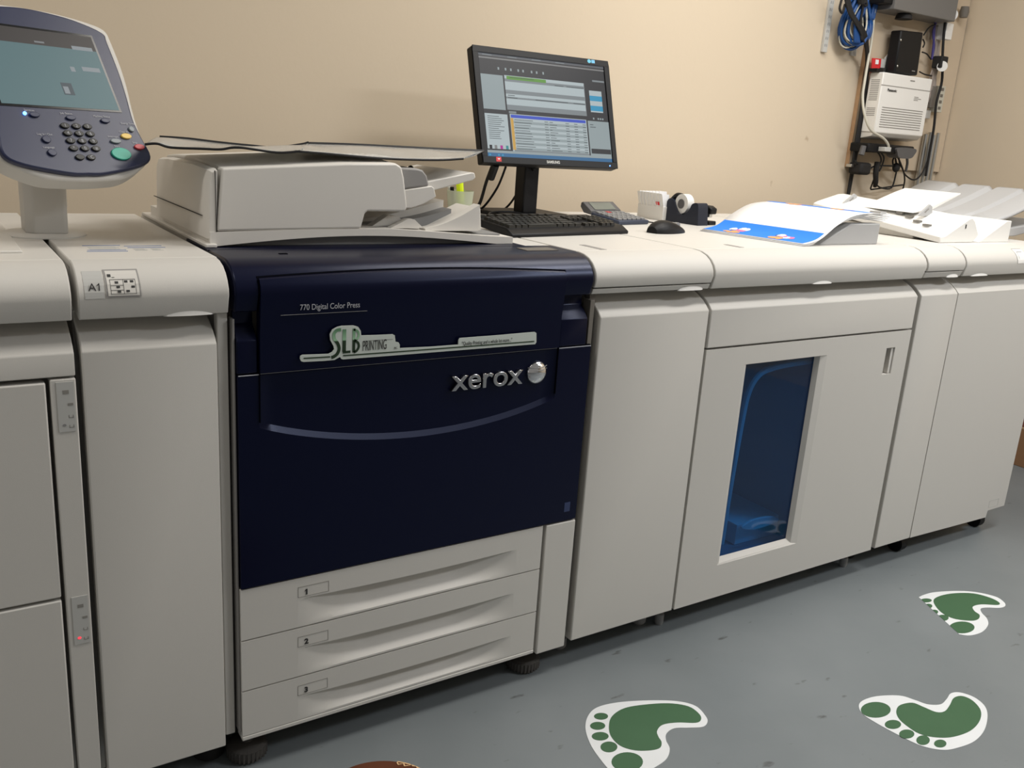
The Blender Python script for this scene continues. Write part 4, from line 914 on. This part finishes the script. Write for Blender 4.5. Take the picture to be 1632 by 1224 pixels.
MB().box(2.885, 2.925, .960, 1.0, 1.548, 1.561).build('side_plug', M['black'], t)
# shelf device and adapters under it
t = thing('network_switch', 'flat black network device mounted under the white phone unit', 'network device', (3.03, BY, 1.23))
MB().box(2.885, 3.195, .94, BY-.001, 1.236, 1.272).build('switch_case', M['black'], t, bevel=.006)
MB().prism(smooth2([(3.07, 1.262), (3.19, 1.262), (3.185, 1.235), (3.16, 1.222), (3.09, 1.222), (3.07, 1.24)]), 1, .930, .985).build('rounded_end', M['dkgrey'], t, smooth=True)
def cp(cx, cy, y=1.0): p = at(1310+cx*.12255, 180+cy*.12255, 1, y); return (p.x, p.y, p.z)
x, y, z = cp(540, 715, .985); tag(MB().box(x-.040, x+.030, .965, BY, z-.028, z+.022).build('power_adapter', M['black_matte'], bevel=.012), 'chunky black power adapter at the lower left of the board', 'adapter')
tag(MB().tube([cp(545, 430, .96), cp(510, 545, .96)], .012, 10).build('cable_connector', M['dkgrey'], smooth=True), 'grey connector hanging left of the black network device', 'connector')
bundle('looped black power leads dangling below the network device', [
    [cp(650, 460, .95), cp(740, 530, .95), cp(770, 620, .96), cp(730, 720, .965), cp(700, 800, .97), cp(650, 930, 1.0), cp(635, 990, 1.0), cp(690, 990, 1.0), cp(850, 965, 1.0), cp(1050, 935, 1.0)],
    [cp(700, 450, .95), cp(800, 560, .95), cp(790, 660, .96), cp(745, 760, .965)],
    [cp(430, 620, .99), cp(490, 690, .985)], [cp(610, 740, .985), cp(700, 690, .98), cp(950, 690, .98)],
    [cp(880, 470, .95), cp(980, 570, .95), cp(1040, 700, .96), cp(1080, 800, .98), cp(1190, 870, .99), cp(1290, 800, .99), cp(1380, 600, .99), cp(1440, 300, .98)],
    [cp(1000, 550, .97), cp(1010, 650, .97), cp(1060, 760, .97), cp(1075, 880, .99), cp(1050, 1000, 1.0)],
    [cp(700, 920, .99), cp(760, 970, .99), cp(900, 975, .99), cp(960, 800, .98), cp(970, 700, .98)],
    [cp(930, 700, .98), cp(920, 620, .98), cp(950, 580, .98), cp(965, 650, .98)]], .0034)
tag(MB().tube([cp(725, 640, .97), cp(700, 780, .968), cp(700, 900, .975), cp(690, 950, .985)], lambda u: .013-.004*u, 10).build('tied_cable', M['black_matte'], smooth=True), 'thick tied hank of black cable hanging under the network device', 'cable')
tag(MB().tube([cp(1100, 540, .98), cp(1110, 650, .985), cp(1090, 760, .99)], .006, 8).build('cable', M['dkgrey'], smooth=True), 'short dark strap at the right end of the network device', 'cable')
tag(MB().ell(cp(965, 710, .975), (.018, .015, .020)).build('cable_knot', M['black_matte'], smooth='all'), 'dark knot of leads under the right of the network device', 'cable knot')
x, y, z = cp(395, 685, 1.0); tag(MB().box(x-.009, x+.007, .998, 1.025, z-.006, z+.006).build('cable_clamp', M['steel'], bevel=.002), 'small shiny clamp on the black bundle at the board corner', 'clamp')
x, y, z = cp(800, 475, .93); tag(MB().box(x-.024, x+.016, .905, .938, z-.008, z+.010).build('network_plug', M['label_grey'], bevel=.002), 'clear plug at the end of the white network cable', 'plug')
# right hand side of the board: conduits, outlet strip, hanging cord
for k, (dx, rr_) in enumerate(((0, .012), (.030, .010), (.055, .010), (.080, .009))):
    x = 3.372+dx
    tag(MB().tube([(x, 1.015-.002*k, .75), (x, 1.015-.002*k, 1.33+.01*(k % 2))], rr_, 12).build('conduit_pipe', M['steel'], smooth=True),
        ['leftmost and thickest metal conduit at the corner', 'second metal conduit from the left at the corner', 'third metal conduit from the left at the corner', 'rightmost and thinnest metal conduit at the corner'][k], 'pipe', 'conduits in the corner')
t = thing('outlet_strip', 'cream outlet strip right of the white phone unit', 'outlet strip', (3.41, BY, 1.42))
MB().box(3.385, 3.432, 1.0, BY, 1.425, 1.535).build('strip_case', M['cable_white'], t, bevel=.002)
b = MB()
for k in range(4): b.box(3.400, 3.418, .9985, 1.0, 1.437+k*.026, 1.449+k*.026)
b.build('sockets', M['dim'], t)
tag(MB().box(3.34, 3.372, 1.0, BY, 1.44, 1.53).build('relay_box', M['dim'], bevel=.002), 'narrow dark box between the phone unit and the outlet strip', 'box')
tag(MB().box(3.29, 3.375, 1.012, BY, 1.395, 1.43).build('terminal_block', M['label_grey'], bevel=.002), 'beige terminal block below the narrow dark box', 'terminal block')
bundle('long black power cord hanging down the right side of the board', [[wp(1100, -60, .97), wp(1060, 100, .97), wp(1040, 250, .965), wp(1030, 420, .965), wp(1025, 600, .98), wp(985, 760, .98), wp(965, 950, .98), wp(930, 1150, .985), wp(905, 1300, .99)]], .0055, None)
x, y, z = wp(1020, 450, .975); tag(MB().box(x-.026, x+.020, .955, 1.0, z-.030, z+.018).build('outlet_adapter', M['black_matte'], bevel=.004), 'black block behind the lower round white plug', 'adapter')
bundle('purple and grey wires hanging between the modem and the trunking', [[wp(975, 160, 1.0), wp(965, 300, 1.0), wp(950, 430, 1.005)], [wp(985, 160, 1.0), wp(960, 240, 1.0), wp(968, 340, 1.0), wp(950, 440, 1.0)]], .004, mat('purple_cable', (.06, .05, .22), .5))
b = MB(); rr = random.Random(9)
for k in range(9): xk = 960+rr.uniform(0, 60); b.tube([wp(xk+20, 190, 1.01), wp(xk+rr.uniform(-10, 15), 350, 1.005), wp(xk-10+rr.uniform(-15, 15), 480, 1.0), wp(xk-20+rr.uniform(-20, 10), 620, 1.005), wp(xk-35, 760, 1.01)], .0035, 6)
tag(b.build('wire_bundle', mat('pale_wires', (.36, .31, .28), .7), smooth='all'), 'loose beige and grey wires bundled right of the phone unit', 'cable')
bundle('thin black leads looping from the modem to the wires', [[wp(890, 260, .98), wp(930, 205, .98), wp(975, 180, .99)], [wp(880, 385, .985), wp(915, 400, .99), wp(945, 440, .995)], [wp(860, 530, .985), wp(900, 550, .99), wp(950, 560, .995)], [wp(885, 290, .975), wp(897, 320, .975), wp(885, 350, .975)]], .003)

# ================================================================ FLOOR THINGS
def fl(x, y): p = at(900+x*.44853, 900+y*.44853, 2, 0); return (p.x, p.y)
def foot(label, outline, sole, toes, clip=None):
    c = fl(*outline[0]); t = thing('footprint_decal', label, 'floor sticker', (c[0], c[1], 0), group='footprint stickers on the floor')
    MB().prism([fl(*p) for p in outline], 2, .0002, .0008).build('white_backing', M['decal_white'], t)
    MB().prism([fl(*p) for p in smooth2(sole, 5)], 2, .0006, .0013).build('sole_print', M['decal_green'], t)
    for (cx, cy, rx, ry) in toes:
        pts = ellipse(cx, cy, rx, ry, 28)
        if clip:
            (ax, ay), (bx, by) = clip; out = []
            def inside(p): return (bx-ax)*(p[1]-ay)-(by-ay)*(p[0]-ax) < 0
            for i, p in enumerate(pts):
                q = pts[i-1]
                if inside(p) != inside(q):
                    fp = (bx-ax)*(p[1]-ay)-(by-ay)*(p[0]-ax); fq_ = (bx-ax)*(q[1]-ay)-(by-ay)*(q[0]-ax); s = fq_/(fq_-fp); out.append((q[0]+(p[0]-q[0])*s, q[1]+(p[1]-q[1])*s))
                if inside(p): out.append(p)
            pts = out
            if len(pts) < 3: continue
        MB().prism([fl(*p) for p in pts], 2, .0006, .0013).build('toe_print', M['decal_green'], t)
foot('green footprint sticker nearest the camera, left of the other two, toes pointing left',
     smooth2([(74, 585), (82, 540), (115, 508), (190, 490), (300, 483), (400, 486), (465, 503), (500, 538), (507, 560), (490, 577), (440, 580), (390, 582), (362, 600), (360, 625), (373, 655), (362, 690), (325, 718), (270, 745), (210, 752), (165, 735), (125, 690), (92, 640)]),
     [(157, 575), (168, 540), (210, 512), (280, 499), (370, 494), (440, 505), (478, 532), (484, 552), (465, 563), (400, 562), (348, 570), (328, 592), (333, 613), (344, 632), (338, 652), (305, 661), (250, 661), (198, 645), (165, 612)],
     [(129, 540, 25, 12), (117, 574, 27, 14), (126, 611, 30, 15), (157, 649, 30, 19), (222, 702, 56, 34)])
foot('green footprint sticker at the right, big toe at its left end',
     smooth2([(1045, 503), (1060, 483), (1110, 468), (1190, 466), (1245, 482), (1290, 497), (1335, 497), (1357, 478), (1372, 458), (1405, 455), (1455, 472), (1492, 503), (1502, 540), (1490, 590), (1455, 628), (1400, 650), (1345, 659), (1270, 645), (1190, 608), (1110, 565), (1060, 532)]),
     [(1178, 520), (1192, 500), (1235, 492), (1275, 507), (1320, 525), (1350, 522), (1368, 500), (1382, 475), (1412, 468), (1450, 485), (1478, 520), (1473, 558), (1440, 592), (1380, 613), (1320, 615), (1260, 602), (1210, 570), (1185, 545)],
     [(1105, 517, 53, 28), (1166, 569, 29, 16), (1215, 603, 27, 16), (1273, 625, 24, 17), (1334, 637, 22, 14)])
foot('green footprint sticker farthest back, its toes cut off by a straight edge',
     [(1258, 116)]+[(p[0], p[1]) for p in smooth_open([(1270, 110), (1310, 99), (1390, 94), (1460, 98), (1530, 114), (1560, 133), (1565, 147), (1545, 154), (1500, 153), (1478, 157), (1482, 172), (1500, 192), (1504, 215), (1482, 240), (1440, 252), (1402, 248)], 5)],
     [(1310, 132), (1328, 114), (1380, 103), (1450, 103), (1510, 118), (1543, 135), (1538, 144), (1480, 142), (1450, 150), (1456, 166), (1474, 180), (1468, 195), (1440, 200), (1380, 192), (1335, 168)],
     [(1284, 128, 20, 7), (1292, 148, 14, 8), (1312, 169, 15, 8), (1343, 190, 21, 11), (1411, 224, 45, 21)], clip=((1258, 116), (1402, 248)))

t = thing('cardboard_box', 'lower brown cardboard box on the floor by the right wall', 'box', (3.5, .2, 0))
MB().box(3.42, 3.54, -.25, .42, 0, .165).build('carton', M['box'], t, bevel=.002); MB().box(3.4195, 3.542, -.245, .415, .161, .1665).build('tape_strip', M['tape'], t)
t = thing('cardboard_box', 'upper darker cardboard box stacked on the lower box by the right wall', 'box', (3.5, .2, .167))
MB().box(3.43, 3.54, -.22, .40, .1672, .34).build('carton', mat('cardboard_red', (.20, .07, .05), .8, var=.1), t, bevel=.002)
# stool
P = [at(545, 1224, 2, .24), at(606, 1210.5, 2, .24), at(668, 1224, 2, .24)]
sx_, sy_ = .105, -.447
t = thing('wooden_stool', 'round brown wooden stool seat with chipped edge, at the bottom of the frame', 'stool', (sx_, sy_, 0))
MB().lathe([(.088, .215), (.0985, .220), (.100, .228), (.0985, .236), (.094, .2395), (.0001, .240)], (sx_, sy_, 0), 64).build('seat', M['wood'], t, smooth=True)
b = MB()
for a0, a1, ra in ((.62, .86, .012), (.42, .60, .006), (2.25, 2.38, .004)):
    pts = [(sx_+.0985*cos(a0+(a1-a0)*i/6), sy_+.0985*sin(a0+(a1-a0)*i/6), .2372) for i in range(7)]
    pts2 = [(sx_+(.0985-ra*(.6+.4*((i*7) % 3)/2))*cos(a0+(a1-a0)*i/6), sy_+(.0985-ra*(.6+.4*((i*7) % 3)/2))*sin(a0+(a1-a0)*i/6), .2402) for i in range(7)]
    b.grid([pts, pts2])
b.build('chipped_veneer', M['chip'], t, solid=.0006)
for k in range(3):
    a = -pi/2+k*2*pi/3; MB().tube([(sx_+.06*cos(a), sy_+.06*sin(a), .22), (sx_+.075*cos(a), sy_+.075*sin(a), 0.001)], .011, 12, smooth=False).build('leg', M['wood'], t)
